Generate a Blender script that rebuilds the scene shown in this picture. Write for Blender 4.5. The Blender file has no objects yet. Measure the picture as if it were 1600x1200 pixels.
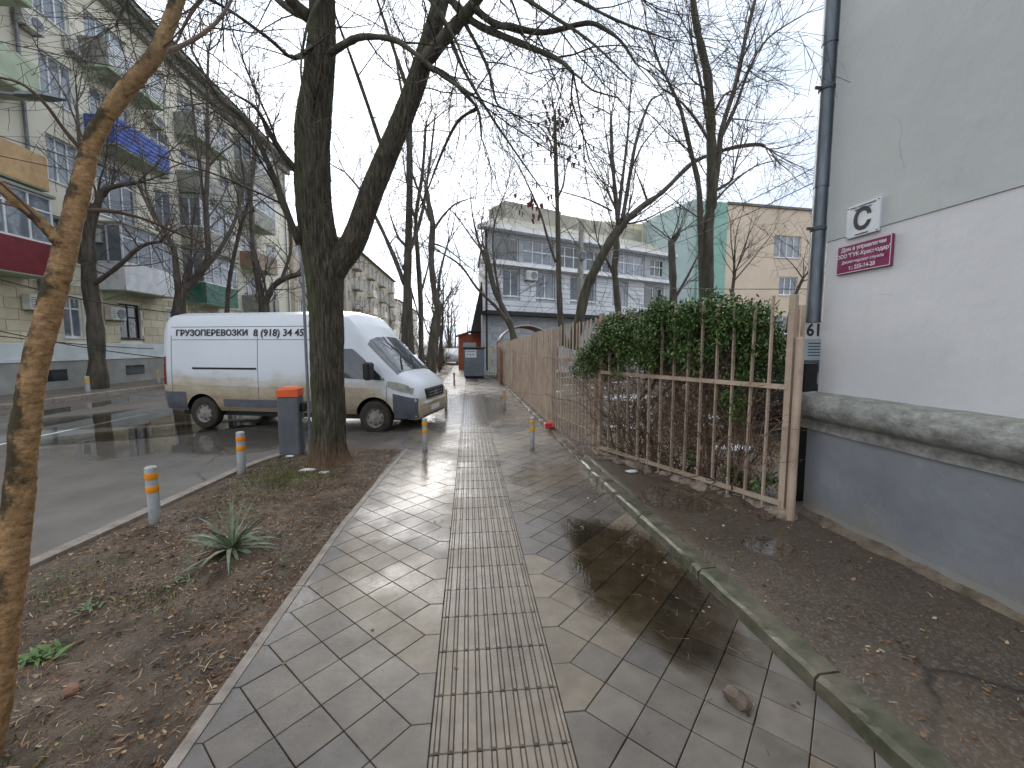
import bpy, bmesh, math, random
from math import sin, cos, pi, radians, sqrt, atan2
from mathutils import Vector, Matrix, noise

# ---------------------------------------------------------------- camera, sky, sun, exposure
S = bpy.context.scene
COL = S.collection
cam_d = bpy.data.cameras.new("camera"); cam = bpy.data.objects.new("camera", cam_d); COL.objects.link(cam)
cam.location = (0, 0, 1.68)
cam.rotation_euler = (radians(90 - 5.1), 0, radians(-5.7))
cam_d.sensor_width = 36; cam_d.lens = 670 / 1600 * 36
cam_d.clip_start = 0.05; cam_d.clip_end = 3000
S.camera = cam
S.render.resolution_x, S.render.resolution_y = 1024, 768
SUN_EL, SUN_AZ = radians(20), radians(-14)          # azimuth from +Y towards +X
W = bpy.data.worlds.new("World"); S.world = W; W.use_nodes = True
def build_world():
    nt = W.node_tree; N = nt.nodes; L = nt.links; N.clear()
    out = N.new('ShaderNodeOutputWorld')
    sky = N.new('ShaderNodeTexSky'); sky.sky_type = 'NISHITA'; sky.sun_disc = False
    sky.sun_elevation = SUN_EL; sky.sun_rotation = SUN_AZ; sky.air_density = 1; sky.dust_density = 2
    bg1 = N.new('ShaderNodeBackground'); bg1.inputs[1].default_value = 0.12; L.new(sky.outputs[0], bg1.inputs[0])
    tc = N.new('ShaderNodeTexCoord')
    mp = N.new('ShaderNodeMapping'); mp.inputs['Scale'].default_value = (1, 1, 2.6); L.new(tc.outputs['Generated'], mp.inputs[0])
    nz = N.new('ShaderNodeTexNoise'); nz.inputs['Scale'].default_value = 2.3; nz.inputs['Detail'].default_value = 7; nz.inputs['Roughness'].default_value = .55; nz.inputs['Distortion'].default_value = .4
    L.new(mp.outputs[0], nz.inputs[0])
    rp = N.new('ShaderNodeValToRGB'); e = rp.color_ramp.elements
    e[0].position = .36; e[0].color = (.47, .54, .65, 1); e[1].position = .70; e[1].color = (.92, .93, .95, 1)
    L.new(nz.outputs[0], rp.inputs[0])
    # veiled sun: cloud deck brighter around the sun's place
    dv = N.new('ShaderNodeVectorMath'); dv.operation = 'DOT_PRODUCT'
    dv.inputs[1].default_value = (sin(SUN_AZ) * cos(SUN_EL), cos(SUN_AZ) * cos(SUN_EL), sin(SUN_EL))
    L.new(tc.outputs['Generated'], dv.inputs[0])
    mx = N.new('ShaderNodeMath'); mx.operation = 'MAXIMUM'; mx.inputs[1].default_value = 0; L.new(dv.outputs['Value'], mx.inputs[0])
    pw = N.new('ShaderNodeMath'); pw.operation = 'POWER'; pw.inputs[1].default_value = 9; L.new(mx.outputs[0], pw.inputs[0])
    mu = N.new('ShaderNodeMath'); mu.operation = 'MULTIPLY_ADD'; mu.inputs[1].default_value = .55; mu.inputs[2].default_value = .97; L.new(pw.outputs[0], mu.inputs[0])
    bg2 = N.new('ShaderNodeBackground'); L.new(rp.outputs[0], bg2.inputs[0]); L.new(mu.outputs[0], bg2.inputs[1])
    nz2 = N.new('ShaderNodeTexNoise'); nz2.inputs['Scale'].default_value = 1.6; nz2.inputs['Detail'].default_value = 5; L.new(mp.outputs[0], nz2.inputs[0])
    r2 = N.new('ShaderNodeMapRange'); r2.inputs[1].default_value = .3; r2.inputs[2].default_value = .55; r2.inputs[3].default_value = .72; r2.inputs[4].default_value = 1; L.new(nz2.outputs[0], r2.inputs[0])
    mix = N.new('ShaderNodeMixShader'); L.new(r2.outputs[0], mix.inputs[0]); L.new(bg1.outputs[0], mix.inputs[1]); L.new(bg2.outputs[0], mix.inputs[2])
    L.new(mix.outputs[0], out.inputs[0])
build_world()
sun_d = bpy.data.lights.new("sun", 'SUN'); sun_d.energy = 1.0; sun_d.angle = radians(24); sun_d.color = (1, .95, .88)
sun = bpy.data.objects.new("sun", sun_d); COL.objects.link(sun)
sun.rotation_euler = (radians(90) - SUN_EL, 0, -SUN_AZ + pi)
S.view_settings.view_transform = 'Standard'; S.view_settings.look = 'None'
S.view_settings.exposure = 1.06; S.view_settings.gamma = 1
S.cycles.max_bounces = 6; S.cycles.transparent_max_bounces = 12; S.cycles.caustics_reflective = False; S.cycles.caustics_refractive = False

R = random.Random(7)
# ---------------------------------------------------------------- helpers
class MB:
    def __init__(s): s.v = []; s.f = []; s.m = []
    def add(s, vs, fs, mi=0):
        o = len(s.v); s.v += [tuple(p) for p in vs]; s.f += [tuple(i + o for i in f) for f in fs]; s.m += [mi] * len(fs); return s
    def box(s, a, b, mi=0, M=None):
        x0, y0, z0 = a; x1, y1, z1 = b
        vs = [(x0,y0,z0),(x1,y0,z0),(x1,y1,z0),(x0,y1,z0),(x0,y0,z1),(x1,y0,z1),(x1,y1,z1),(x0,y1,z1)]
        if M is not None: vs = [M @ Vector(p) for p in vs]
        return s.add(vs, [(0,3,2,1),(4,5,6,7),(0,1,5,4),(1,2,6,5),(2,3,7,6),(3,0,4,7)], mi)
    def bbox(s, a, b, e=.01, mi=0, M=None):            # box with chamfered edges
        x0, y0, z0 = a; x1, y1, z1 = b
        bm = bmesh.new(); bmesh.ops.create_cube(bm, size=1)
        for v in bm.verts: v.co = Vector((x0 + (v.co.x + .5) * (x1 - x0), y0 + (v.co.y + .5) * (y1 - y0), z0 + (v.co.z + .5) * (z1 - z0)))
        bmesh.ops.bevel(bm, geom=bm.edges[:], offset=e, segments=1, affect='EDGES', profile=.5)
        bm.verts.index_update()
        vs = [v.co.copy() if M is None else M @ v.co for v in bm.verts]; fs = [[v.index for v in f.verts] for f in bm.faces]; bm.free()
        return s.add(vs, fs, mi)
    def beam(s, p, q, w, h, mi=0, up=(0, 0, 1)):       # rectangular bar from p to q
        p = Vector(p); q = Vector(q); d = (q - p); L = d.length; d.normalize()
        u = Vector(up)
        if abs(d.dot(u)) > .98: u = Vector((0, 1, 0))
        a = d.cross(u).normalized(); b = a.cross(d)
        vs = []
        for t in (p, q):
            for i, j in ((-1,-1),(1,-1),(1,1),(-1,1)): vs.append(t + a * (i * w / 2) + b * (j * h / 2))
        return s.add(vs, [(3,2,1,0),(4,5,6,7),(0,1,5,4),(1,2,6,5),(2,3,7,6),(3,0,4,7)], mi)
    def tube(s, pts, rads, n=6, mi=0, cap=True):
        pts = [Vector(p) for p in pts]; m = len(pts)
        if not hasattr(rads, '__len__'): rads = [rads] * m
        d = (pts[1] - pts[0]).normalized()
        a = d.orthogonal().normalized()
        o = len(s.v)
        cs = [(cos(2 * pi * k / n), sin(2 * pi * k / n)) for k in range(n)]
        for i in range(m):
            if i < m - 1: t = pts[i + 1] - pts[i]
            if i > 0 and i < m - 1: t = (pts[i + 1] - pts[i - 1])
            a = a - t * (a.dot(t) / max(t.length_squared, 1e-12))
            if a.length_squared < 1e-9: a = t.orthogonal()
            a.normalize(); b = t.normalized().cross(a); r = rads[i]; p = pts[i]
            for c, q in cs: s.v.append((p.x + (a.x * c + b.x * q) * r, p.y + (a.y * c + b.y * q) * r, p.z + (a.z * c + b.z * q) * r))
        for i in range(m - 1):
            for k in range(n):
                k2 = (k + 1) % n
                s.f.append((o + i * n + k, o + i * n + k2, o + (i + 1) * n + k2, o + (i + 1) * n + k)); s.m.append(mi)
        if cap:
            s.f.append(tuple(o + k for k in range(n))[::-1]); s.f.append(tuple(o + (m - 1) * n + k for k in range(n))); s.m += [mi, mi]
        return s
    def lathe(s, prof, n=24, M=None, mi=0, cap=True):  # prof: (r, z)
        o = len(s.v)
        for r, z in prof:
            for k in range(n):
                p = Vector((r * cos(2 * pi * k / n), r * sin(2 * pi * k / n), z)); s.v.append(tuple(p if M is None else M @ p))
        for i in range(len(prof) - 1):
            for k in range(n):
                k2 = (k + 1) % n
                s.f.append((o + i * n + k, o + i * n + k2, o + (i + 1) * n + k2, o + (i + 1) * n + k)); s.m.append(mi)
        if cap:
            s.f.append(tuple(o + k for k in range(n))[::-1]); s.f.append(tuple(o + (len(prof) - 1) * n + k for k in range(n))); s.m += [mi, mi]
        return s
    def prism(s, poly, z0, z1, mi=0, M=None):
        n = len(poly)
        vs = [(x, y, z0) for x, y in poly] + [(x, y, z1) for x, y in poly]
        if M is not None: vs = [M @ Vector(p) for p in vs]
        fs = [tuple(range(n))[::-1], tuple(range(n, 2 * n))] + [(i, (i + 1) % n, n + (i + 1) % n, n + i) for i in range(n)]
        return s.add(vs, fs, mi)
    def quad(s, a, b, c, d, mi=0): return s.add([a, b, c, d], [(0, 1, 2, 3)], mi)
    def mesh(s, name, mats):
        me = bpy.data.meshes.new(name); me.from_pydata(s.v, [], s.f)
        if not isinstance(mats, (list, tuple)): mats = [mats]
        for m in mats: me.materials.append(m)
        if len(mats) > 1: me.polygons.foreach_set('material_index', s.m)
        return me
    def build(s, name, mats, parent=None, smooth=False, **kw):
        me = s.mesh(name, mats)
        if smooth: me.polygons.foreach_set('use_smooth', [True] * len(me.polygons))
        me.update()
        return link(name, me, parent, **kw)
def link(name, me, parent=None, label=None, cat=None, group=None, kind=None, loc=None, rot=None, scale=None):
    o = bpy.data.objects.new(name, me); COL.objects.link(o)
    if parent is not None: o.parent = parent
    if loc is not None: o.location = loc
    if rot is not None: o.rotation_euler = rot
    if scale is not None: o.scale = scale
    tag(o, label, cat, group, kind); return o
def tag(o, label=None, cat=None, group=None, kind=None):
    if label: o["label"] = label
    if cat: o["category"] = cat
    if group: o["group"] = group
    if kind: o["kind"] = kind
    return o
def thing(name, label, cat, loc=(0, 0, 0), rz=0, group=None):
    o = link(name, None, None, label, cat, group, None, loc, (0, 0, rz)); o.empty_display_size = .2; return o
def copy_tree(o, parent=None, **kw):
    c = o.copy(); COL.objects.link(c); c.parent = parent
    for ch in o.children: copy_tree(ch, c)
    for k in ('label', 'group'):
        if k in kw: c[k] = kw[k]
    return c
def autosmooth(o, ang=40):
    me = o.data; me.polygons.foreach_set('use_smooth', [True] * len(me.polygons))
    bm = bmesh.new(); bm.from_mesh(me)
    for e in bm.edges:
        if len(e.link_faces) == 2 and e.calc_face_angle(0) > radians(ang): e.smooth = False
    bm.to_mesh(me); bm.free(); return o
def catmull(pts, k=4, rads=None):
    P = [Vector(p) for p in pts]; n = len(P); out = []; ro = []
    for i in range(n - 1):
        a = P[max(i - 1, 0)]; b = P[i]; c = P[i + 1]; d = P[min(i + 2, n - 1)]
        for j in range(k):
            t = j / k
            out.append(.5 * ((2 * b) + (c - a) * t + (2 * a - 5 * b + 4 * c - d) * t * t + (3 * b - a - 3 * c + d) * t ** 3))
            if rads: ro.append(rads[i] + (rads[i + 1] - rads[i]) * t)
    out.append(P[-1]); ro.append(rads[-1] if rads else 0)
    return (out, ro) if rads else out

# ---------------------------------------------------------------- materials
def lin(c): return tuple((x / 255) ** 2.2 for x in c) + (1,)
class NT:
    def __init__(s, name):
        s.m = bpy.data.materials.new(name); s.m.use_nodes = True; s.t = s.m.node_tree; s.b = s.t.nodes['Principled BSDF']; s.out = s.t.nodes['Material Output']
    def n(s, t, **kw):
        nd = s.t.nodes.new('ShaderNode' + t)
        for k, v in kw.items():
            if k.startswith('i_'):
                key = k[2:]; key = int(key) if key.isdigit() else key.replace('_', ' ')
                if hasattr(v, 'is_linked') or isinstance(v, bpy.types.NodeSocket): s.t.links.new(v, nd.inputs[key])
                else: nd.inputs[key].default_value = v
            else: setattr(nd, k, v)
        return nd
    def l(s, a, b): s.t.links.new(a, b)
    def coord(s, kind='Object', scale=(1, 1, 1)):
        if kind == 'Position': o = s.n('NewGeometry').outputs['Position']
        else: o = s.n('TexCoord').outputs[kind]
        mp = s.n('Mapping'); mp.inputs['Scale'].default_value = scale; s.l(o, mp.inputs[0]); return mp.outputs[0]
    def noise(s, vec, scale=5, detail=4, rough=.55, dist=0):
        nd = s.n('TexNoise'); nd.inputs['Scale'].default_value = scale; nd.inputs['Detail'].default_value = detail; nd.inputs['Roughness'].default_value = rough; nd.inputs['Distortion'].default_value = dist
        s.l(vec, nd.inputs[0]); return nd.outputs[0]
    def ramp(s, fac, stops):
        nd = s.n('ValToRGB'); e = nd.color_ramp.elements
        while len(e) < len(stops): e.new(.5)
        for i, (p, c) in enumerate(stops):
            e[i].position = p; e[i].color = c if len(c) == 4 else tuple(c) + (1,)
        s.l(fac, nd.inputs[0]); return nd.outputs[0]
    def mr(s, fac, a, b, c, d, clamp=True):
        nd = s.n('MapRange'); nd.clamp = clamp
        for i, v in enumerate((a, b, c, d)): nd.inputs[i + 1].default_value = v
        s.l(fac, nd.inputs[0]); return nd.outputs[0]
    def math(s, op, a, b=None, c=None):
        nd = s.n('Math', operation=op)
        for i, v in enumerate((a, b, c)):
            if v is None: continue
            if isinstance(v, (int, float)): nd.inputs[i].default_value = v
            else: s.l(v, nd.inputs[i])
        return nd.outputs[0]
    def mix(s, fac, a, b, mode='MIX'):
        nd = s.n('MixRGB', blend_type=mode)
        for i, v in enumerate((fac, a, b)):
            if isinstance(v, (int, float)): nd.inputs[i].default_value = v if i == 0 else (v, v, v, 1)
            elif isinstance(v, tuple): nd.inputs[i].default_value = v if len(v) == 4 else v + (1,)
            else: s.l(v, nd.inputs[i])
        return nd.outputs[0]
    def bump(s, h, strength=.3, dist=.01, prev=None):
        nd = s.n('Bump'); nd.inputs['Strength'].default_value = strength; nd.inputs['Distance'].default_value = dist; s.l(h, nd.inputs['Height'])
        if prev is not None: s.l(prev, nd.inputs['Normal'])
        return nd.outputs[0]
    def done(s, col=None, rough=None, nrm=None, metal=None, spec=None):
        def put(v, k):
            if v is None: return
            if isinstance(v, (int, float, tuple)): s.b.inputs[k].default_value = v
            else: s.l(v, s.b.inputs[k])
        put(col, 'Base Color'); put(rough, 'Roughness'); put(nrm, 'Normal'); put(metal, 'Metallic'); put(spec, 'Specular IOR Level'); return s.m
def sep(t, vec):
    nd = t.n('SeparateXYZ'); t.l(vec, nd.inputs[0]); return nd.outputs
def simple(name, c, c2=None, rough=.6, scale=4, stretch=(1, 1, 1), bump=0, bscale=40, metal=0, rnd=0, space='Object', spec=.5, rvar=.12, detail=5):
    t = NT(name); v = t.coord(space, stretch); c = lin(c); c2 = lin(c2) if c2 else tuple(x * .72 for x in c[:3]) + (1,)
    f = t.noise(v, scale, detail, .6); col = t.ramp(f, [(.32, c2), (.66, c)])
    if rnd:
        oi = t.n('ObjectInfo').outputs['Random']; k = t.mr(oi, 0, 1, 1 - rnd, 1 + rnd, False)
        col = t.mix(1.0, col, t.n('CombineXYZ', i_0=k, i_1=k, i_2=k).outputs[0], 'MULTIPLY')
    ro = t.mr(t.noise(v, scale * 2.3, 3), .3, .7, max(.02, rough - rvar), min(1, rough + rvar))
    nr = t.bump(t.noise(v, bscale, 4, .65), .5, bump) if bump else None
    return t.done(col, ro, nr, metal, spec)
def glassy(name, tint=(30, 36, 42), rough=.06):
    t = NT(name); v = t.coord('Object'); f = t.noise(v, 1.6, 2)
    oi = t.n('ObjectInfo').outputs['Random']
    c = t.ramp(t.math('ADD', t.math('MULTIPLY', f, .6), t.math('MULTIPLY', oi, .4)), [(.3, lin(tint)), (.75, lin(tuple(min(255, x + 45) for x in tint)))])
    return t.done(c, rough, None, 0, .9)
# ================================================================ GROUND MATERIALS
def wetmask(t, pos, blobs, edge=.25, nscale=2.2):
    """union of soft ellipses (cx, cy, rx, ry) in world metres, broken by noise -> 0..1"""
    xyz = sep(t, pos); nz = t.noise(pos, nscale, 5, .6); tot = None
    for cx, cy, rx, ry in blobs:
        dx = t.math('DIVIDE', t.math('SUBTRACT', xyz[0], cx), rx); dy = t.math('DIVIDE', t.math('SUBTRACT', xyz[1], cy), ry)
        d = t.math('SQRT', t.math('ADD', t.math('MULTIPLY', dx, dx), t.math('MULTIPLY', dy, dy)))
        m = t.math('SUBTRACT', 1.0, d); tot = m if tot is None else t.math('MAXIMUM', tot, m)
    tot = t.math('ADD', tot, t.math('MULTIPLY', t.math('SUBTRACT', nz, .5), 1.1))
    return t.mr(tot, 0, edge, 0, 1)
def m_tile(name, c, c2):
    t = NT(name); pos = t.coord('Position')
    oi = t.n('ObjectInfo').outputs['Random']; geo = t.n('NewGeometry').outputs['Random Per Island']
    k = t.mr(t.math('FRACT', t.math('ADD', oi, geo)), 0, 1, .84, 1.12, False)
    f = t.noise(pos, 7, 6, .62); col = t.ramp(f, [(.3, lin(c2)), (.68, lin(c))])
    grit = t.noise(pos, 160, 3, .7); col = t.mix(t.mr(grit, .55, .75, 0, .35), col, lin(tuple(x * .55 for x in c)))
    pale = t.noise(pos, 230, 2, .6); col = t.mix(t.mr(pale, .62, .75, 0, .3), col, (.42, .40, .36))
    col = t.mix(1, col, t.n('CombineXYZ', i_0=k, i_1=k, i_2=k).outputs[0], 'MULTIPLY')
    wet = wetmask(t, pos, [(1.2, 3.0, .75, 1.5), (1.1, 5.2, .9, 1.3), (-.6, 5.4, .6, 1.6), (.7, 1.35, .35, .5), (-.8, 1.4, .25, .4), (0, 12, 2.2, 6)], .6)
    damp = t.mr(t.noise(pos, 1.3, 4, .6), .42, .62, 0, 1)
    w = t.math('MAXIMUM', wet, t.math('MULTIPLY', damp, .72))
    col = t.mix(t.math('MULTIPLY', w, .62), col, t.mix(1, col, (.50, .48, .46), 'MULTIPLY'))
    ro = t.math('ADD', t.mr(w, 0, 1, .50, .13), t.mr(t.noise(pos, 40, 3), .3, .7, -.04, .08))
    h = t.math('ADD', t.math('MULTIPLY', t.noise(pos, 220, 3, .7), .6), t.noise(pos, 30, 3))
    return t.done(col, ro, t.bump(h, .35, .003), 0, .5)
M_TA = m_tile('tile_beige', (133, 123, 108), (111, 100, 86))
M_TG = m_tile('tile_grey', (124, 116, 106), (102, 95, 87))
M_TD = m_tile('tile_dark', (112, 106, 100), (90, 85, 80))
M_TE = m_tile('tile_edge', (124, 118, 112), (100, 96, 92))
M_TS = m_tile('tactile_concrete', (143, 132, 118), (118, 107, 95))
M_GROOVE = simple('groove_dirt', (92, 83, 73), (66, 59, 51), .7, 20, space='Position')
M_JOINT = simple('joint_dirt', (58, 52, 46), (36, 32, 28), .7, 20, space='Position')
def m_asphalt(name, c, c2, blobs, agg=(.20, .19, .18), wetlo=.06):
    t = NT(name); pos = t.coord('Position')
    f = t.noise(pos, 1.1, 6, .6); col = t.ramp(f, [(.3, lin(c2)), (.7, lin(c))])
    vo = t.n('TexVoronoi', i_Scale=75.0); t.l(pos, vo.inputs[0])
    col = t.mix(t.math('MULTIPLY', t.mr(vo.outputs['Color'], .55, .95, 0, 1), .55), col, agg + (1,))
    pt = t.n('TexVoronoi', i_Scale=.23); t.l(t.mix(.12, pos, t.n('TexNoise', i_Scale=.8, i_0=pos).outputs['Color']), pt.inputs[0])
    col = t.mix(t.mr(sep(t, pt.outputs['Color'])[0], .2, .8, 0, .45), col, lin(tuple(x * .74 for x in c)))
    ck = t.n('TexVoronoi', feature='DISTANCE_TO_EDGE', i_Scale=.55); t.l(t.mix(.22, pos, t.n('TexNoise', i_Scale=2.2, i_Detail=6.0, i_0=pos).outputs['Color']), ck.inputs[0])
    crk = t.math('MULTIPLY', t.mr(ck.outputs['Distance'], 0, .012, 1, 0), t.mr(t.noise(pos, .45, 3), .48, .6, 0, 1)); col = t.mix(t.math('MULTIPLY', crk, .8), col, lin((34, 32, 30)))
    col = t.mix(t.mr(t.noise(pos, 3.1, 6, .7), .56, .74, 0, .45), col, lin(tuple(x * .6 for x in c)))
    wet = wetmask(t, pos, blobs, .3, 1.1)
    damp = t.mr(t.noise(pos, .7, 5, .62), .38, .6, 0, 1); w = t.math('MAXIMUM', wet, t.math('MULTIPLY', damp, .5))
    col = t.mix(t.math('MULTIPLY', w, .45), col, t.mix(1, col, (.45, .43, .42), 'MULTIPLY'))
    ro = t.mr(w, 0, 1, .6, wetlo)
    h = t.noise(pos, 110, 3, .7); st = t.math('SUBTRACT', 1.0, wet)
    nd = t.n('Bump'); nd.inputs['Distance'].default_value = .006; t.l(h, nd.inputs['Height']); t.l(t.math('MULTIPLY', st, .55), nd.inputs['Strength'])
    return t.done(col, ro, nd.outputs[0], 0, .5)
M_ROAD = m_asphalt('wet_asphalt', (122, 116, 109), (98, 93, 87), [(-8, 10.4, 2.6, 2.6), (-5.2, 8.4, 2.8, 1.4), (-6.2, 12.5, 2.0, 2.2), (-11.5, 12, .9, 6), (-9, 24, 3, 9)])
M_PATHA = m_asphalt('path_asphalt', (98, 86, 73), (70, 61, 52), [(2.35, 3.1, .28, .3), (2.2, 4.2, .5, .5)], (.26, .22, .18), .12)
M_KERB = simple('kerb_concrete', (150, 140, 130), (116, 106, 97), .55, 9, bump=.004, bscale=90, rnd=.08, space='Position')
M_KERBM = simple('mossy_kerb', (104, 98, 84), (62, 66, 48), .45, 6, bump=.005, bscale=70, rnd=.08, space='Position')
def m_soil():
    t = NT('soil'); pos = t.coord('Position')
    a = t.ramp(t.noise(pos, 3.2, 8, .65), [(.30, lin((48, 39, 32))), (.44, lin((90, 76, 63))), (.58, lin((118, 101, 86))), (.74, lin((148, 133, 116)))])
    g = t.mr(t.noise(pos, 1.9, 6, .7), .52, .64, 0, .6); a = t.mix(g, a, lin((98, 98, 66)))
    b = t.mr(t.noise(pos, 1.3, 5, .65, ), .53, .68, 0, .5); a = t.mix(b, a, lin((116, 76, 60)))
    a = t.mix(t.mr(t.noise(pos, 60, 4, .7), .5, .72, 0, .5), a, lin((60, 46, 37)))
    h = t.math('ADD', t.math('MULTIPLY', t.noise(pos, 14, 6, .7), 1), t.math('MULTIPLY', t.noise(pos, 70, 4, .7), .5))
    return t.done(a, t.mr(t.noise(pos, 2.5, 5), .42, .62, .42, .85), t.bump(h, 1.0, .05))
M_SOIL = m_soil()
def m_yard():
    t = NT('yard_soil'); pos = t.coord('Position')
    a = t.ramp(t.noise(pos, 1.2, 7, .65), [(.3, lin((70, 58, 46))), (.7, lin((120, 108, 92)))])
    s = t.mr(t.noise(pos, .55, 6, .6), .57, .63, 0, 1); a = t.mix(s, a, (.78, .80, .84))
    return t.done(a, .7, t.bump(t.noise(pos, 9, 5, .7), .8, .05))
M_YARD = m_yard()
M_GROUND = simple('ground_earth', (112, 106, 98), (84, 78, 70), .8, .2, space='Position')
M_LINE = simple('road_paint', (215, 215, 212), (150, 150, 148), .5, 14, space='Position')
M_SNOW = simple('old_snow', (232, 234, 238), (190, 192, 196), .6, 12, bump=.02, bscale=25, space='Position')
def m_water():
    t = NT('puddle_water'); N = t.t.nodes; N.remove(t.b)
    tr = t.n('BsdfTransparent'); fm = t.n('Attribute'); fm.attribute_name = 'film'; f_ = t.mr(t.math('ADD', fm.outputs['Fac'], t.math('MULTIPLY', t.math('SUBTRACT', t.noise(t.coord('Position'), 6, 4), .5), .9)), .1, 1.0, 0, 1); t.l(t.mix(f_, (1, 1, 1), (.74, .69, .61)), tr.inputs[0])
    gl = t.n('BsdfGlossy'); gl.inputs['Roughness'].default_value = .015
    pos = t.coord('Position'); nr = t.bump(t.noise(pos, 9, 2), .05, .004); t.l(nr, gl.inputs['Normal'])
    fr = t.n('Fresnel'); fr.inputs['IOR'].default_value = 1.33
    mx = t.n('MixShader'); t.l(t.math('MULTIPLY', fr.outputs[0], f_), mx.inputs[0]); t.l(tr.outputs[0], mx.inputs[1]); t.l(gl.outputs[0], mx.inputs[2]); t.l(mx.outputs[0], t.out.inputs[0])
    return t.m
M_WATER = m_water()

# ================================================================ GROUND GEOMETRY
MB().add([(-900, -300, -.30), (900, -300, -.30), (900, 1500, -.30), (-900, 1500, -.30)], [(0, 1, 2, 3)]).build('ground', M_GROUND, kind='structure')
road = MB().quad((-12.8, -12, -.10), (-3.05, -12, -.10), (-3.05, 240, -.10), (-12.8, 240, -.10)).build('road', M_ROAD, kind='structure')
# drive ramping from the road up to the paving, between the two planting beds
mb = MB(); nx, ny = 8, 10
XB = lambda v: -3.0 + .0 * v
for i in range(nx + 1):
    for j in range(ny + 1):
        x = -3.4 + 2.25 * i / nx; y = 6.7 + 4.6 * j / ny
        z = -.098 + .088 * max(0, (i - 1) / (nx - 1)); mb.v.append((x, y, z))
for i in range(nx):
    for j in range(ny):
        a = i * (ny + 1) + j; mb.f.append((a, a + ny + 1, a + ny + 2, a + 1)); mb.m.append(0)
mb.build('driveway', M_ROAD, kind='structure')
# road marking (white line along the middle of the carriageway)
for y0, y1 in ((5.5, 12.0), (16, 19), (25, 28), (34, 37)):
    MB().quad((-8.50, y0, -.096), (-8.38, y0, -.096), (-8.38, y1, -.096), (-8.50, y1, -.096)).build('road_line', M_LINE, road)
# far pavement and yard behind the fence
MB().box((-15.7, -12, -.29), (-13.0, 240, .02)).build('far_pavement', simple('far_verge', (118, 110, 100), (92, 84, 74), .75, 1.1, bump=.01, space='Position'), kind='structure')
fk = link('far_kerb', None, kind='structure')
ks = MB().bbox((-.1, -.495, -.29), (.1, .495, .06), .02).mesh('kerb_stone', M_KERB)
for i in range(42): link('kerb_stone', ks, fk, loc=(-12.9, 8 + i, 0))
MB().quad((1.5, 3.4, -.02), (60, 3.4, -.02), (60, 120, -.02), (1.2, 120, -.02)).build('yard', M_YARD, kind='structure')

# ---- planting bed in the foreground: displaced soil sheet
def bed(name, x0f, x1f, y0, y1, ny, nx, amp, seed):
    mb = MB()
    for j in range(ny + 1):
        t = j / ny; y = y0 + (y1 - y0) * t; xa, xb = x0f(y), x1f(y)
        for i in range(nx + 1):
            s = i / nx; x = xa + (xb - xa) * s
            e = min(1, min(s, 1 - s) * 9)
            z = .0 + amp * e * (noise.fractal(Vector((x * 2.6, y * 2.6, seed)), .65, 2.2, 7) * .55 + .35) + .05 * e * noise.noise(Vector((x * .9, y * .9, seed)))
            mb.v.append((x, y, z - .012))
    for j in range(ny):
        for i in range(nx):
            a = j * (nx + 1) + i; mb.f.append((a, a + 1, a + nx + 2, a + nx + 1)); mb.m.append(0)
    return mb.build(name, M_SOIL, smooth=True, kind='structure')
BEDL = lambda y: -3.62 + .094 * (y - .25)                 # road edge of the near bed
def BEDR(y): return -1.20 + (0 if y < 4 else .05 * (y - 4) ** 1.15)
bed('planting_bed', lambda y: min(BEDL(y), -2.93) if y < 6.4 else -2.95 + (y - 6.4) * .9, BEDR, -1.0, 7.02, 300, 110, .065, 3.1)
bed('far_planting_bed', lambda y: -2.98, lambda y: -1.16, 11.3, 75, 200, 14, .05, 8.7)
# kerb stones: road side of the bed, flush edging along the paving
kb = link('bed_kerb', None, kind='structure')
pts = [(BEDL(y) - .06, y) for y in (-1, 0, 1, 2, 3, 4, 5, 6)] + [(-3.04, 6.5), (-2.90, 6.85), (-2.62, 7.07)]
for (x0, y0), (x1, y1) in zip(pts, pts[1:]):
    MB().beam((x0, y0 + .004, -.10), (x1, y1 - .004, -.10), .12, .24).build('kerb_stone', M_KERB, kb)
pts = [(-2.62, 7.07), (-1.8, 7.08), (-1.08, 7.06)]
for (x0, y0), (x1, y1) in zip(pts, pts[1:]):
    MB().beam((x0 + .004, y0, -.16), (x1 - .004, y1, -.13), .10, .24).build('kerb_stone', M_KERB, kb)
kb2 = link('far_bed_kerb', None, kind='structure')
for i in range(40):
    MB().beam((-3.02, 11.3 + i, -.10), (-3.02, 12.29 + i, -.10), .12, .26).build('kerb_stone', M_KERB, kb2)
MB().beam((-3.0, 11.24, -.10), (-1.15, 11.24, -.10), .12, .26).build('kerb_stone', M_KERB, kb2)

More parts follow.
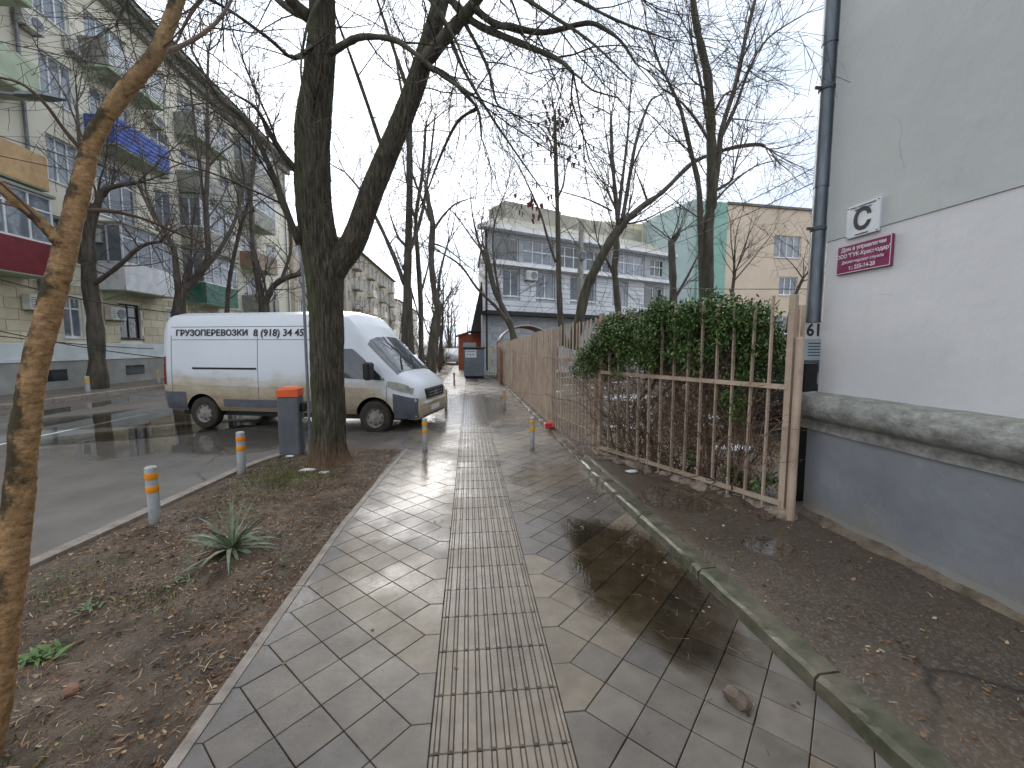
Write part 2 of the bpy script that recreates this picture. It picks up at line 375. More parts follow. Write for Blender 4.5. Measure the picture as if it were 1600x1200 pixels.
# ---- tiled pavement
SWALK = link('pavement', None, kind='structure')
mb = MB(); mb.quad((-1.20, -2, -.014), (1.80, -2, -.014), (1.60, 90, -.014), (-1.20, 90, -.014)); mb.build('bedding', M_JOINT, SWALK)
DX, DY, G = .29, .30, .0024
XL, XR = -.18, .42
def plate(poly, z=0.0, bev=.0025):
    """tile top with a small chamfer"""
    cx = sum(p[0] for p in poly) / len(poly); cy = sum(p[1] for p in poly) / len(poly); n = len(poly)
    def ins(d):
        out = []
        for i in range(n):
            a = Vector(poly[i - 1]); b = Vector(poly[i]); c = Vector(poly[(i + 1) % n])
            n1 = Vector((-(b - a).y, (b - a).x)).normalized(); n2 = Vector((-(c - b).y, (c - b).x)).normalized()
            k = (n1 + n2); k = k / max(.35, k.length_squared / 2) ; out.append(b + k * d)
        return out
    a = ins(G); b = ins(G + bev)
    vs = [(p.x, p.y, z - .03) for p in a] + [(p.x, p.y, z - bev * .8) for p in a] + [(p.x, p.y, z) for p in b]
    fs = [tuple(range(2 * n, 3 * n))]
    for i in range(n):
        j = (i + 1) % n; fs += [(i, j, n + j, n + i), (n + i, n + j, 2 * n + j, 2 * n + i)]
    return vs, fs
hx, hy = DX / 2, DY / 2
DIA = [(-hx, 0), (0, -hy), (hx, 0), (0, hy)]
shapes = {'d': DIA,
          'l': [(-hx, 0), (0, -hy), (.09, -hy), (.09, hy), (0, hy)],          # mitre beside the tactile strip, left
          'r': [(hx, 0), (0, hy), (-.10, hy), (-.10, -hy), (0, -hy)],
          'le': [(hx, 0), (0, hy), (-.035, hy), (-.035, -hy), (0, -hy)],      # edge pieces
          're': [(-hx, 0), (0, -hy), (.10, -hy), (.10, hy), (0, hy)]}
places = []
for n in range(-3, 260):
    y = n * DY
    for k in range(3): places.append(('d', -.27 - hx - k * DX, y, 'L', n, 2 * k))
    places.append(('l', -.27, y + hy, 'L', n, -1))
    for k in (1, 2): places.append(('d', -.27 - k * DX, y + hy, 'L', n, 2 * k - 1))
    places.append(('le', -.27 - 3 * DX, y + hy, 'E', n, 5))
    if y < 21.5:
        for k in range(4): places.append(('d', .52 + hx + k * DX, y, 'R', n, 2 * k))
        places.append(('r', .52, y + hy, 'R', n, -1))
        for k in (1, 2, 3): places.append(('d', .52 + k * DX, y + hy, 'R', n, 2 * k - 1))
        places.append(('re', .52 + 4 * DX, y + hy, 'E', n, 5))
def tint(side, x, y, n, kk):
    if side == 'E': return 3
    a = (y / DY * 1.0 + (x / DX if side == 'L' else -x / DX))           # bands run as chevrons away from the strip
    b = math.floor((a + (2.2 if side == 'L' else 3.3)) / 4.0)
    rr = random.Random(int(x * 977) * 7919 + int(y * 1013)).random()
    c = (0, 1, 0, 2)[b % 4]
    if rr < .10: c = (c + 1) % 3
    return c
TM = [M_TA, M_TG, M_TD, M_TE]
cache = {}
rest = [MB() for _ in TM]; cnt = 0
places.sort(key=lambda p: (p[2] < 1.2, p[2]))
for kind, x, y, side, n, kk in places:
    if y < -.4: continue
    c = tint(side, x, y, n, kk); rr = random.Random(int(x * 1000) * 31 + int(y * 1000))
    if cnt < 296 and y >= 1.2:
        key = (kind, c)
        if key not in cache:
            vs, fs = plate(shapes[kind]); cache[key] = MB().add(vs, fs).mesh('tile', TM[c])
        link('tile', cache[key], SWALK, loc=(x, y, rr.uniform(-.0012, .0012)), rot=(rr.gauss(0, .0028), rr.gauss(0, .0028), rr.gauss(0, .003))); cnt += 1
    else:
        vs, fs = plate(shapes[kind], rr.uniform(-.001, .001)); rest[c].add([(a + x, b + y, d + (a * rr.gauss(0, .003) + b * rr.gauss(0, .003))) for a, b, d in vs], fs)
for c in range(4):
    if rest[c].v: rest[c].build('tiles_far', TM[c], SWALK, kind='stuff')
# tactile strip: one ribbed slab per row, narrow ribs between flat bands, dirt in the grooves
tm = MB(); tm.box((-.299, -.1475, -.03), (.299, .1475, -.006), 1)
def strip(x0, x1, l, z):
    e = .0025; tm.add([(x0, -l, -.0062), (x1, -l, -.0062), (x1, l, -.0062), (x0, l, -.0062), (x0 + e, -l + e, z), (x1 - e, -l + e, z), (x1 - e, l - e, z), (x0 + e, l - e, z)], [(4, 5, 6, 7), (0, 1, 5, 4), (1, 2, 6, 5), (2, 3, 7, 6), (3, 0, 4, 7)])
for k in range(10):
    x = -.270 + k * .060; strip(x - .0092, x + .0092, .142, .0018)
    a_ = x + .0115; b_ = x + .0485 if k < 9 else .298
    strip(a_, b_, .1480, -.0005)
    if k == 0: strip(-.298, x - .0115, .1455, -.0005)
tme = tm.mesh('tactile_tile', [M_TS, M_GROOVE]); far = MB(); k = 0
for n in range(-3, 66):
    x = XL + .30; y = n * DY + hy + .15
    if y > 1.2 and k < 40:
        link('tactile_tile', tme, SWALK, loc=(x, y, R.uniform(-.001, .001)), rot=(R.gauss(0, .003), R.gauss(0, .002), R.gauss(0, .002))); k += 1
    elif y > -.3:
        o_ = len(far.v); far.v += [(a + x, b + y, c) for a, b, c in tm.v]; far.f += [tuple(i_ + o_ for i_ in f) for f in tm.f]; far.m += tm.m
far.build('tactile_tiles_far', [M_TS, M_GROOVE], SWALK, kind='stuff')
# flush edging strip on the bed side
ed = link('pavement_edging', None, kind='structure')
for i in range(60):
    y = -1 + i
    if 7.05 < y + .5 < 11.2: continue
    x0 = BEDR(y) - .0 if y < 7 else -1.2
    x1 = BEDR(y + 1) if y < 6.2 else x0 + (.12 if y < 7 else 0)
    MB().beam((x0 + .0, y + .004, -.055), (x1 + .0, y + .996, -.055), .055, .12).build('edging_stone', M_KERB, ed)
# raised kerb on the right, mossy, and the asphalt behind it
rk = link('raised_kerb', None, kind='structure')
def kx(y):
    if y < 5.2: return 1.72 - .035 * y
    return 1.538 + (.0 if y < 8.1 else -.011 * (y - 8.1))
for i in range(23):
    y0 = -1.2 + i; y1 = y0 + .985
    m = MB()
    prof = [(0, -.05), (0, .075), (.02, .095), (.13, .102), (.15, .08), (.15, -.05)] if y0 < 5.5 else [(0, -.05), (.01, .03), (.03, .045), (.13, .055), (.15, .05), (.15, -.05)]
    q = len(prof); ns = 16 if y0 < 5.5 else 6
    for s_ in range(ns + 1):
        yy = y0 + (y1 - y0) * s_ / ns; en = .018 if s_ in (0, ns) else 0
        for c_, (a, b) in enumerate(prof):
            v_ = Vector((yy * 5, c_ * .7, i)); ch = max(0, noise.noise(Vector((yy * 7, c_ * .4, 3))) - .25) * .05 if 0 < c_ < 5 else 0
            m.v.append((kx(yy) + a + .007 * noise.noise(v_) + (ch if c_ < 3 else -ch), yy, b + (.008 * noise.noise(v_ + Vector((9, 0, 0))) - ch - en * .4 if c_ not in (0, 5) else 0)))
    for s_ in range(ns):
        for c_ in range(q - 1): a_ = s_ * q + c_; m.f.append((a_ + 1, a_, a_ + q, a_ + q + 1)); m.m.append(0)
    m.f += [tuple(range(q)), tuple(range(ns * q, ns * q + q))[::-1]]; m.m += [0, 0]
    m.build('kerb_stone', M_KERBM if y0 < 5.5 else M_SOIL, rk)
mb = MB(); nx, ny = 26, 170
for j in range(ny + 1):
    for i in range(nx + 1):
        y = -1.5 + 23 * j / ny; xa = kx(y) + .145; xe = 3.35 if y < 4.2 else max(2.1, 3.35 - .55 * (y - 4.2)); x = xa + (xe - xa) * i / nx
        mb.v.append((x, y, .078 - (.04 if y > 6.2 else 0) + .02 * noise.noise(Vector((x * 1.2, y * 1.2, 2))) + .004 * noise.noise(Vector((x * 9, y * 9, 2))) - (.0 if i else .02)))
for j in range(ny):
    for i in range(nx):
        a = j * (nx + 1) + i; mb.f.append((a, a + 1, a + nx + 2, a + nx + 1)); mb.m.append(0)
mb.build('asphalt_path', M_PATHA, smooth=True, kind='structure')
# puddles: thin water sheets with ragged outlines
def puddle(name, cx, cy, rx, ry, z, seed, label, rot=0):
    mb = MB(); n = 72; rings = (0, .45, .72, .88, 1.0); al = (1, 1, .95, .55, 0.0); at_ = []
    for q, rg in enumerate(rings):
        for k in range(n):
            a = 2 * pi * k / n; r = 1 + .30 * noise.noise(Vector((cos(a) * 1.1, sin(a) * 1.1, seed))) + .10 * noise.noise(Vector((cos(a) * 3, sin(a) * 3, seed)))
            u, v = rx * r * rg * cos(a), ry * r * rg * sin(a); mb.v.append((cx + u * cos(rot) - v * sin(rot), cy + u * sin(rot) + v * cos(rot), z)); at_.append(al[q])
    for q in range(len(rings) - 1):
        for k in range(n):
            k2 = (k + 1) % n
            if q == 0: mb.f.append((k, n + k, n + k2)); mb.m.append(0)
            else: mb.f.append((q * n + k, q * n + n + k, q * n + n + k2, q * n + k2)); mb.m.append(0)
    o = mb.build(name, M_WATER, label=label, cat='puddle'); fa_ = o.data.attributes.new('film', 'FLOAT', 'POINT'); fa_.data.foreach_set('value', at_); return o
puddle('puddle', 1.16, 3.05, .50, 1.15, .0035, 1.3, 'long shallow puddle on the tiles beside the mossy raised kerb', .05)
puddle('puddle', -6.4, 9.5, 2.2, .75, -.0945, 5.2, 'wide shallow puddle on the road behind the van', .5)
puddle('puddle', -8.3, 11.4, 2.1, 1.7, -.0935, 9.2, 'wide puddle across the white line on the road')
# ================================================================ BUILDINGS
M_STUCCO = simple('pale_stucco', (228, 223, 206), (204, 199, 180), .8, .35, bump=.004, bscale=60, space='Position', detail=8)
M_STUCG = simple('greenish_stucco', (188, 194, 168), (160, 168, 142), .8, .5, space='Position', detail=8)
M_STONE = simple('rusticated_stone', (210, 201, 174), (184, 174, 148), .8, 1.5, bump=.004, bscale=50, rnd=.10, space='Position')
M_PLINW = simple('pale_blue_plinth', (214, 222, 222), (190, 198, 198), .6, 1.2, space='Position')
M_PLING = simple('grey_plinth', (158, 158, 152), (132, 132, 126), .75, 1.2, bump=.006, bscale=20, space='Position')
M_WHITE = simple('white_frame', (226, 228, 230), (196, 198, 200), .4, 3, rnd=.05)
M_PANE = glassy('window_pane', (88, 96, 104), .05)
M_PANED = glassy('dark_pane', (34, 38, 42), .05)
M_CURT = simple('curtain', (196, 198, 200), (140, 146, 152), .8, 3, (6, 1, .4))
M_METG = simple('grey_metal', (128, 132, 136), (104, 108, 112), .45, 4, metal=.3)
M_ACW = simple('ac_casing', (214, 214, 206), (184, 184, 176), .5, 5, rnd=.06)
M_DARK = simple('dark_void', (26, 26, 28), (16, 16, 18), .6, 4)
M_ROOFG = simple('roof_grey', (120, 116, 110), (92, 88, 84), .7, 1.2, space='Position')
M_BLUE = simple('blue_sheet', (44, 82, 178), (34, 66, 150), .45, 2)
M_BURG = simple('burgundy_sheet', (122, 34, 44), (98, 26, 34), .5, 2)
M_TAN = simple('tan_sheet', (196, 164, 120), (166, 134, 96), .6, 3)
M_GRN = simple('green_sheet', (40, 104, 84), (30, 84, 68), .5, 2)
M_PGRN = simple('pale_green_render', (178, 190, 166), (148, 160, 136), .75, 1.5)
M_GREYP = simple('grey_green_panel', (150, 150, 140), (126, 126, 116), .6, 2)
M_BRN = simple('brown_sheet', (152, 128, 108), (126, 104, 86), .6, 2)

def facade(mb, w, z0, z1, ops, depth=.16, x0=0.0):
    """wall sheet in local x/z facing -Y with recessed openings"""
    xs = sorted({x0, w} | {o[0] for o in ops} | {o[1] for o in ops}); zs = sorted({z0, z1} | {o[2] for o in ops} | {o[3] for o in ops})
    for a, b in zip(xs, xs[1:]):
        for c, d in zip(zs, zs[1:]):
            mx, mz = (a + b) / 2, (c + d) / 2
            if any(o[0] < mx < o[1] and o[2] < mz < o[3] for o in ops): continue
            mb.quad((a, 0, c), (b, 0, c), (b, 0, d), (a, 0, d))
    for a, b, c, d in ops:
        e = depth
        mb.quad((a, 0, c), (b, 0, c), (b, e, c), (a, e, c)); mb.quad((a, e, d), (b, e, d), (b, 0, d), (a, 0, d))
        mb.quad((a, 0, c), (a, e, c), (a, e, d), (a, 0, d)); mb.quad((b, e, c), (b, 0, c), (b, 0, d), (b, e, d))
    return mb
_wc = {}
def window(parent, x, z, w, h, cols=2, transom=None, fm=None, pm=None, y=.10, sill=True, name='window'):
    fm = fm or M_WHITE; pm = pm or M_PANE
    key = (round(w, 2), round(h, 2), cols, transom, fm.name, pm.name, sill)
    if key not in _wc:
        m = MB(); t = .065; d0, d1 = 0, .06
        m.box((0, d0, 0), (w, d1, t)); m.box((0, d0, h - t), (w, d1, h)); m.box((0, d0, t), (t, d1, h - t)); m.box((w - t, d0, t), (w, d1, h - t))
        for k in range(1, cols):
            xx = w * k / cols; m.box((xx - t / 2, d0 + .003, t), (xx + t / 2, d1, h - t))
        if transom: m.box((t, d0 + .005, h * transom - t / 2), (w - t, d1 - .002, h * transom + t / 2))
        if sill: m.box((-.06, -.16, -.05), (w + .06, .03, -.005))
        p = MB(); p.quad((t * .5, .035, t * .5), (w - t * .5, .035, t * .5), (w - t * .5, .035, h - t * .5), (t * .5, .035, h - t * .5))
        c = MB(); 
        n = max(6, int(w / .12))
        for k in range(n):
            xa = t + (w - 2 * t) * k / n; xb = t + (w - 2 * t) * (k + 1) / n; ya = .10 + (.03 if k % 2 else 0); yb = .10 + (0 if k % 2 else .03)
            c.quad((xa, ya, .08), (xb, yb, .08), (xb, yb, h - .05), (xa, ya, h - .05))
        _wc[key] = (m.mesh(name, fm), p.mesh('pane', pm))
    a, b = _wc[key]
    o = link(name, a, parent, loc=(x, y, z)); link('pane', b, o); return o
_acm = None
def ac_unit(parent, x, z, y=-.36):
    global _acm
    if _acm is None:
        a = MB().bbox((0, 0, 0), (.80, .30, .55), .02).mesh('air_conditioner', M_ACW)
        g = MB()
        Mx = Matrix.Translation((.52, -.012, .28)) @ Matrix.Rotation(pi / 2, 4, 'X')
        g.lathe([(.21, 0), (.21, .02), (.05, .024), (.04, .01)], 20, Mx)
        for k in range(5): g.box((.03, -.006, .10 + k * .08), (.20, .004, .13 + k * .08))
        b = MB(); b.box((.1, .02, -.05), (.14, .36, -.004)); b.box((.66, .02, -.05), (.70, .36, -.004))
        _acm = (a, g.mesh('fan_grille', M_METG), b.mesh('bracket', M_METG))
    o = link('air_conditioner', _acm[0], parent, loc=(x, y, z)); link('fan_grille', _acm[1], o); link('bracket', _acm[2], o); return o

# ---------------------------------------------------------------- apartment block on the left (facade plane X = -15.7, local x = world Y)
LB = thing('apartment_block', 'five storey pale stucco apartment block with mixed balconies across the road', 'building', (-15.7, 0, 0), pi / 2)
Y0B, Y1B = 4.0, 40.3
ops = []; wins = []
FL = (4.2, 7.2, 10.2, 13.2)
wcols = [(6.2, 7.6), (18.45, 19.9), (24.05, 25.4), (30.1, 31.4), (36.3, 37.7)]
bcols = [(11.6, 17.1), (20.2, 23.5), (25.9, 29.2), (32.0, 35.2)]
for a, b in wcols:
    for z in FL: ops.append((a, b, z + .75, z + 2.45)); wins.append((a, z + .75, b - a, 1.70, 3 if b - a > 1.4 else 2, .7))
for a, b in bcols:
    m = (a + b) / 2
    for z in FL:
        ops.append((m - 1.25, m + .95, z + .12, z + 2.4)); wins.append((m - 1.25, z + .12, 2.2, 2.28, 3, .72))
gw = [(14.2, 15.3), (18.5, 19.4), (21.2, 22.5), (24.3, 25.5), (27.0, 28.2), (30.1, 31.3), (33.3, 34.5), (36.4, 37.6)]
for a, b in gw: ops.append((a, b, 2.0, 3.6))
mb = MB(); facade(mb, Y1B, 0, 17.0, ops, .18, Y0B)
mb.quad((Y1B, 0, 0), (Y1B, 12, 0), (Y1B, 12, 17), (Y1B, 0, 17)); mb.quad((Y0B, 12, 0), (Y0B, 0, 0), (Y0B, 0, 17), (Y0B, 12, 17))
mb.build('wall', M_STUCCO, LB)
for i, (x, z, w, h, c, tr) in enumerate(wins): window(LB, x, z, w, h, c, tr if i % 3 else None, pm=(M_PANE if i % 4 else M_PANED))
for i, (a, b) in enumerate(gw):
    w = window(LB, a, 2.0, b - a, 1.6, 2, .72 if i != 2 else .62, fm=(M_DARK if i == 2 else M_WHITE), pm=M_PANED if i == 2 else M_PANE)
# rusticated ground floor: single stone blocks with open joints
rows = [1.80 + .385 * k for k in range(6)]
bcache = {}
for j, z in enumerate(rows):
    y = 13.2 + (.45 if j % 2 else 0)
    while y < 28.4:
        y2 = y + .9; segs = [(y, y2)]
        for a, b in gw:
            if z + .38 > 1.95 and z < 3.62:
                ns = []
                for p, q in segs:
                    if q <= a - .02 or p >= b + .02: ns.append((p, q))
                    else:
                        if p < a - .15: ns.append((p, a - .04))
                        if q > b + .15: ns.append((b + .04, q))
                segs = ns
        for p, q in segs:
            L_ = round(q - p, 2)
            if L_ < .12: continue
            if L_ not in bcache: bcache[L_] = MB().bbox((.012, -.035, .012), (L_ - .012, .0, .373), .008).mesh('stone_block', M_STONE)
            link('stone_block', bcache[L_], LB, loc=(p, -.001, z))
        y = y2
mb = MB(); mb.box((Y0B, -.10, 1.20), (Y1B, -.002, 1.76)); mb.build('plinth_band', M_PLINW, LB)
mb = MB(); mb.box((Y0B, -.16, 1.10), (Y1B, -.003, 1.195)); mb.build('plinth_ledge', M_WHITE, LB)
mb = MB(); mb.box((Y0B, -.12, 0), (Y1B, -.004, 1.095)); mb.build('plinth', M_PLING, LB)
for a in (14.6, 17.2, 21.2, 25, 29): MB().box((a, -.135, .35), (a + 1.1, -.118, .78)).build('basement_window', M_PANED, LB)
mb = MB(); mb.box((Y0B, -.06, 4.05), (Y1B, -.003, 4.2)); mb.build('string_course', M_STUCCO, LB)
# cornice, eave and gutter
mb = MB(); mb.box((Y0B - .3, -.85, 16.85), (Y1B + .3, 0, 17.05)); mb.box((Y0B - .2, -.35, 16.45), (Y1B + .2, -.003, 16.845)); mb.build('cornice', M_GREYP, LB)
mb = MB(); mb.add([(Y0B - .4, -.95, 17.06), (Y1B + .4, -.95, 17.06), (Y1B + .4, 6, 19.6), (Y0B - .4, 6, 19.6), (Y1B + .4, 12.5, 17.06), (Y0B - .4, 12.5, 17.06)], [(0, 1, 2, 3), (3, 2, 4, 5), (1, 4, 2), (0, 3, 5)]); rf = mb.build('roof', M_ROOFG, LB)
for y in (14, 21, 29, 36): MB().bbox((y, 1.2, 17.4), (y + .8, 2.0, 18.9), .02).build('chimney', M_STUCCO, rf)
for y in (17.6, 30.0, 39.6): MB().tube([(y, -.12, 1.2), (y, -.12, 16.4)], .06, 8).build('downpipe', M_METG, LB)
def balcony(y0, y1, z, kind, pm, glazed=False, dep=1.1):
    s = MB().box((y0, -dep, z - .16), (y1, .0, z)); s.add([(y0 + .2, -.001, z - .55), (y0 + .4, -.001, z - .55), (y0 + .4, -.001, z - .161), (y0 + .2, -.001, z - .161), (y0 + .2, -dep + .15, z - .161), (y0 + .4, -dep + .15, z - .161)], [(0, 3, 4), (1, 5, 2), (0, 4, 5, 1)])
    b = s.build('balcony', M_PGRN, LB)
    if kind == 'panel':
        p = MB(); p.box((y0, -dep - .02, z - .12), (y1, -dep + .03, z + 1.0)); p.box((y0 - .01, -dep + .031, z - .12), (y0 + .03, -.01, z + 1.0)); p.box((y1 - .03, -dep + .031, z - .12), (y1 + .01, -.01, z + 1.0)); p.build('panel', pm, b)
    if kind == 'corrugated':
        for k in range(6):
            p = MB(); zz = z - .1 + k * .185; p.bbox((y0, -dep - .04, zz), (y1, -dep + .01, zz + .165), .012); p.bbox((y0 - .03, -dep + .02, zz), (y0 + .01, -.02, zz + .165), .006); p.build('sheet', pm, b)
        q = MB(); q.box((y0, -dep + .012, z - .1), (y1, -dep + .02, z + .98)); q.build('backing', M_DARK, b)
    if kind == 'slat':
        for k in range(9):
            p = MB(); zz = z + .02 + k * .108; p.box((y0, -dep - .02, zz), (y1, -dep + .02, zz + .06)); p.build('slat', M_WHITE, b)
        [MB().box((q - .02, -dep - .02, z - .05), (q + .02, -.02, z + 1.0)).build('end_panel', M_GREYP, b) for q in (y0, y1)]
    if glazed:
        f = MB(); h0, h1 = z + 1.0, z + 2.62; n = max(3, int((y1 - y0) / .72)); t = .06
        for k in range(n + 1):
            yy = y0 + (y1 - y0) * k / n; f.box((yy - t / 2, -dep - .01, h0), (yy + t / 2, -dep + .05, h1))
        f.box((y0, -dep - .015, h0), (y1, -dep + .045, h0 + .07)); f.box((y0, -dep - .015, h1 - .07), (y1, -dep + .045, h1)); f.box((y0, -dep - .013, h1 - .55), (y1, -dep + .043, h1 - .49))
        for yy in (y0, y1):
            f.box((yy - .03, -.55, h0), (yy + .03, -.49, h1)); f.box((yy - .03, -dep + .05, h1 - .07), (yy + .03, 0, h1)); f.box((yy - .03, -dep + .05, h0), (yy + .03, 0, h0 + .07))
        f.build('glazing_frame', M_WHITE, b)
        g = MB(); g.quad((y0, -dep + .02, h0), (y1, -dep + .02, h0), (y1, -dep + .02, h1), (y0, -dep + .02, h1)); g.quad((y0, -dep, h0), (y0, 0, h0), (y0, 0, h1), (y0, -dep, h1)); g.quad((y1, -dep, h0), (y1, 0, h0), (y1, 0, h1), (y1, -dep, h1)); g.build('pane', M_PANE, b)
        r = MB(); r.box((y0 - .1, -dep - .12, h1 + .002), (y1 + .1, -.003, h1 + .09)); r.build('canopy', M_GREYP, b)
    return b
balcony(11.6, 17.1, 4.2, 'panel', M_BURG, True); balcony(11.6, 17.1, 7.2, 'panel', M_TAN, False); balcony(11.6, 17.1, 10.2, 'panel', M_PGRN); balcony(11.6, 17.1, 13.2, 'panel', M_PGRN, True)
b = balcony(20.2, 23.5, 4.2, 'panel', M_WHITE, True)
balcony(20.2, 23.5, 10.2, 'corrugated', M_BLUE); balcony(20.2, 23.5, 13.2, 'slat', M_WHITE)
balcony(25.9, 29.2, 4.2, 'panel', M_GRN, True); balcony(25.9, 29.2, 7.2, 'panel', M_GREYP, True); balcony(25.9, 29.2, 10.2, 'panel', M_GREYP, False); balcony(25.9, 29.2, 13.2, 'slat', M_GREYP)
balcony(32, 35.2, 4.2, 'panel', M_GREYP, False); balcony(32, 35.2, 7.2, 'panel', M_BRN, False); balcony(32, 35.2, 10.2, 'panel', M_GREYP, True); balcony(32, 35.2, 13.2, 'panel', M_GREYP, True)
for x, z in ((16.9, 2.95), (20.35, 2.8), (17.6, 12.9), (20.05, 6.0), (23.75, 12.6), (24.0, 10.3), (19.5, 13.2), (29.5, 9.5)): ac_unit(LB, x, z)

# ---------------------------------------------------------------- further blocks along the left side
def far_block(name, label, x, y0, y1, h, wall, roofm, floors, pitch=3.0, gable=False):
    B = thing(name, label, 'building', (x, 0, 0), pi / 2)
    n = int((y1 - y0) / pitch); ops = []; ww = []
    fh = (h - 1.4) / floors
    for i in range(n):
        a = y0 + pitch * (i + .5) - .65
        for k in range(floors): ops.append((a, a + 1.3, 1.2 + fh * k + .8, 1.2 + fh * k + 2.3)); ww.append((a, 1.2 + fh * k + .8))
    m = MB(); facade(m, y1, 0, h, ops, .16, y0)
    m.quad((y1, 0, 0), (y1, 11, 0), (y1, 11, h), (y1, 0, h)); m.quad((y0, 11, 0), (y0, 0, 0), (y0, 0, h), (y0, 11, h)); m.build('wall', wall, B)
    for i, (a, z) in enumerate(ww): window(B, a, z, 1.3, 1.5, 2, None, sill=False)
    for i in range(1, n, 3):
        a = y0 + pitch * (i + .5) - 1.3
        for k in range(1, floors):
            z = 1.2 + fh * k
            b = MB(); b.box((a, -1.0, z - .14), (a + 2.6, -.002, z)); b.box((a, -1.02, z - .1), (a + 2.6, -.96, z + 1.0)); b.build('balcony', R.choice((M_BRN, M_GREYP, M_GREYP, M_WHITE, M_STUCCO)), B)
    m = MB()
    m.add([(y0 - .4, -.6, h), (y1 + .4, -.6, h), (y1 + .4, 5.5, h + (3 if gable else 1.6)), (y0 - .4, 5.5, h + (3 if gable else 1.6)), (y1 + .4, 11.6, h), (y0 - .4, 11.6, h)], [(0, 1, 2, 3), (3, 2, 4, 5), (1, 4, 2), (0, 3, 5), (0, 5, 4, 1)]); m.build('roof', roofm, B)
    return B
M_REDR = simple('red_roof', (170, 84, 80), (140, 62, 60), .6, 1, space='Position')
M_BRK2 = simple('pale_brick', (188, 178, 160), (160, 150, 134), .85, .8, bump=.004, space='Position')
far_block('red_roofed_house', 'pale house under a dull red roof just beyond the first apartment block', -17.5, 46, 57, 13.4, M_BRK2, M_REDR, 4, gable=True)
far_block('long_apartment_block', 'long pale five storey block further down the left side of the street', -16.3, 60, 98, 15.6, M_BRK2, M_ROOFG, 5)
far_block('distant_apartment_block', 'small looking pale block at the far left end of the street', -17.5, 110, 150, 13.0, M_STUCCO, M_ROOFG, 4)

# ---------------------------------------------------------------- grey clad building beyond the fence
CB = thing('clad_building', 'three storey building with blue grey metal siding and a glazed top floor', 'building', (.9, 24.0, 0), radians(25.8))
M_CLAD = simple('blue_grey_siding', (206, 209, 213), (184, 188, 193), .5, 1.0, rnd=.05)
M_CLADW = simple('pale_trim', (236, 237, 237), (214, 216, 216), .5, 2)
M_BLOCK = simple('grey_block_wall', (172, 176, 180), (146, 150, 154), .75, 1.4, bump=.005)
M_BEIGR = simple('beige_slate', (180, 176, 162), (148, 144, 130), .75, 1.2)
ops2 = [(1.15, 2.25, 4.5, 6.0), (3.42, 4.8, 4.5, 6.0), (6.0, 8.1, 4.5, 6.0), (9.6, 11.0, 4.3, 5.9), (12.6, 14.6, 4.3, 5.8)]
ops3 = [(.55, 2.2, 6.45, 7.75), (2.5, 4.6, 6.45, 7.75), (4.9, 7.0, 6.45, 7.75), (7.3, 9.4, 6.45, 7.75), (9.7, 12.6, 6.45, 7.95), (13.2, 14.8, 6.6, 7.8)]
m = MB(); facade(m, 15.5, 3.6, 8.2, ops2 + ops3, .2); m.quad((6.1, 12.6, 3.6), (0, 0, 3.6), (0, 0, 8.2), (6.1, 12.6, 8.2)); m.quad((15.5, 0, 3.6), (15.5, 14, 3.6), (15.5, 14, 8.2), (15.5, 0, 8.2)); m.build('wall', M_BLOCK, CB)
zz = 3.64
bcache = {}
while zz < 6.1:
    segs = [(0.01, 15.49)]
    for a, b, c, d in ops2:
        if zz + .30 > c and zz < d:
            ns = []
            for p, q in segs:
                if q <= a or p >= b: ns.append((p, q))
                else:
                    if p < a: ns.append((p, a - .03))
                    if q > b: ns.append((b + .03, q))
            segs = ns
    for p, q in segs:
        nseg = max(1, int(round((q - p) / 2.6)))
        for k in range(nseg):
            a = p + (q - p) * k / nseg; L_ = round((q - p) / nseg, 2)
            if L_ < .1: continue
            if L_ not in bcache: bcache[L_] = MB().add([(.006, -.012, 0), (L_ - .006, -.012, 0), (L_ - .006, -.04, .02), (.006, -.04, .02), (L_ - .006, -.028, .295), (.006, -.028, .295), (.006, -.002, .295), (L_ - .006, -.002, .295), (.006, -.002, 0), (L_ - .006, -.002, 0)], [(0, 1, 2, 3), (3, 2, 4, 5), (5, 4, 7, 6), (8, 9, 1, 0), (8, 0, 3, 5, 6), (1, 9, 7, 4, 2)]).mesh('siding_board', M_CLAD)
            link('siding_board', bcache[L_], CB, loc=(a, 0, zz))
    zz += .305
for i, (a, b, c, d) in enumerate(ops2): window(CB, a, c, b - a, d - c, 2, None, sill=True, pm=M_PANED if i % 2 == 0 else M_PANE)
for i, (a, b, c, d) in enumerate(ops3): window(CB, a, c, b - a, d - c, 3 if i else 1, .55 if i else None, sill=False, pm=M_PANE if i in (1, 4) else M_PANED)
m = MB(); m.box((-.3, -.45, 6.14), (15.6, 0, 6.34)); m.build('ledge', M_CLADW, CB)
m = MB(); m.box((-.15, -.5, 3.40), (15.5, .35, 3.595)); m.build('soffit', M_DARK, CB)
m = MB(); facade(m, 15.5, 0, 3.6, [(4.2, 5.6, .1, 2.4), (8, 9.6, 1.0, 2.3)], .25); 
for v in range(len(m.v)): m.v[v] = (m.v[v][0], m.v[v][1] + .35, m.v[v][2])
m.quad((6.1, 12.6, 0), (0, .35, 0), (0, .35, 3.6), (6.1, 12.6, 3.6)); m.build('ground_floor_wall', M_BLOCK, CB)
for j in range(9):
    for k in range(12):
        a = k * 1.28 + (.64 if j % 2 else 0)
        if a + 1.2 > 15.4 or (3.4 < a < 5.6) or (7.3 < a < 9.6): continue
        if j == 0 and k == 0: blk = MB().bbox((.01, 0, .01), (1.27, .03, .37), .006).mesh('wall_block', M_BLOCK)
        link('wall_block', blk, CB, loc=(a, .318, .1 + j * .385))
window(CB, 4.2, .1, 1.4, 2.3, 2, None, y=.45, sill=False, name='door'); window(CB, 8, 1.0, 1.6, 1.3, 2, None, y=.45)
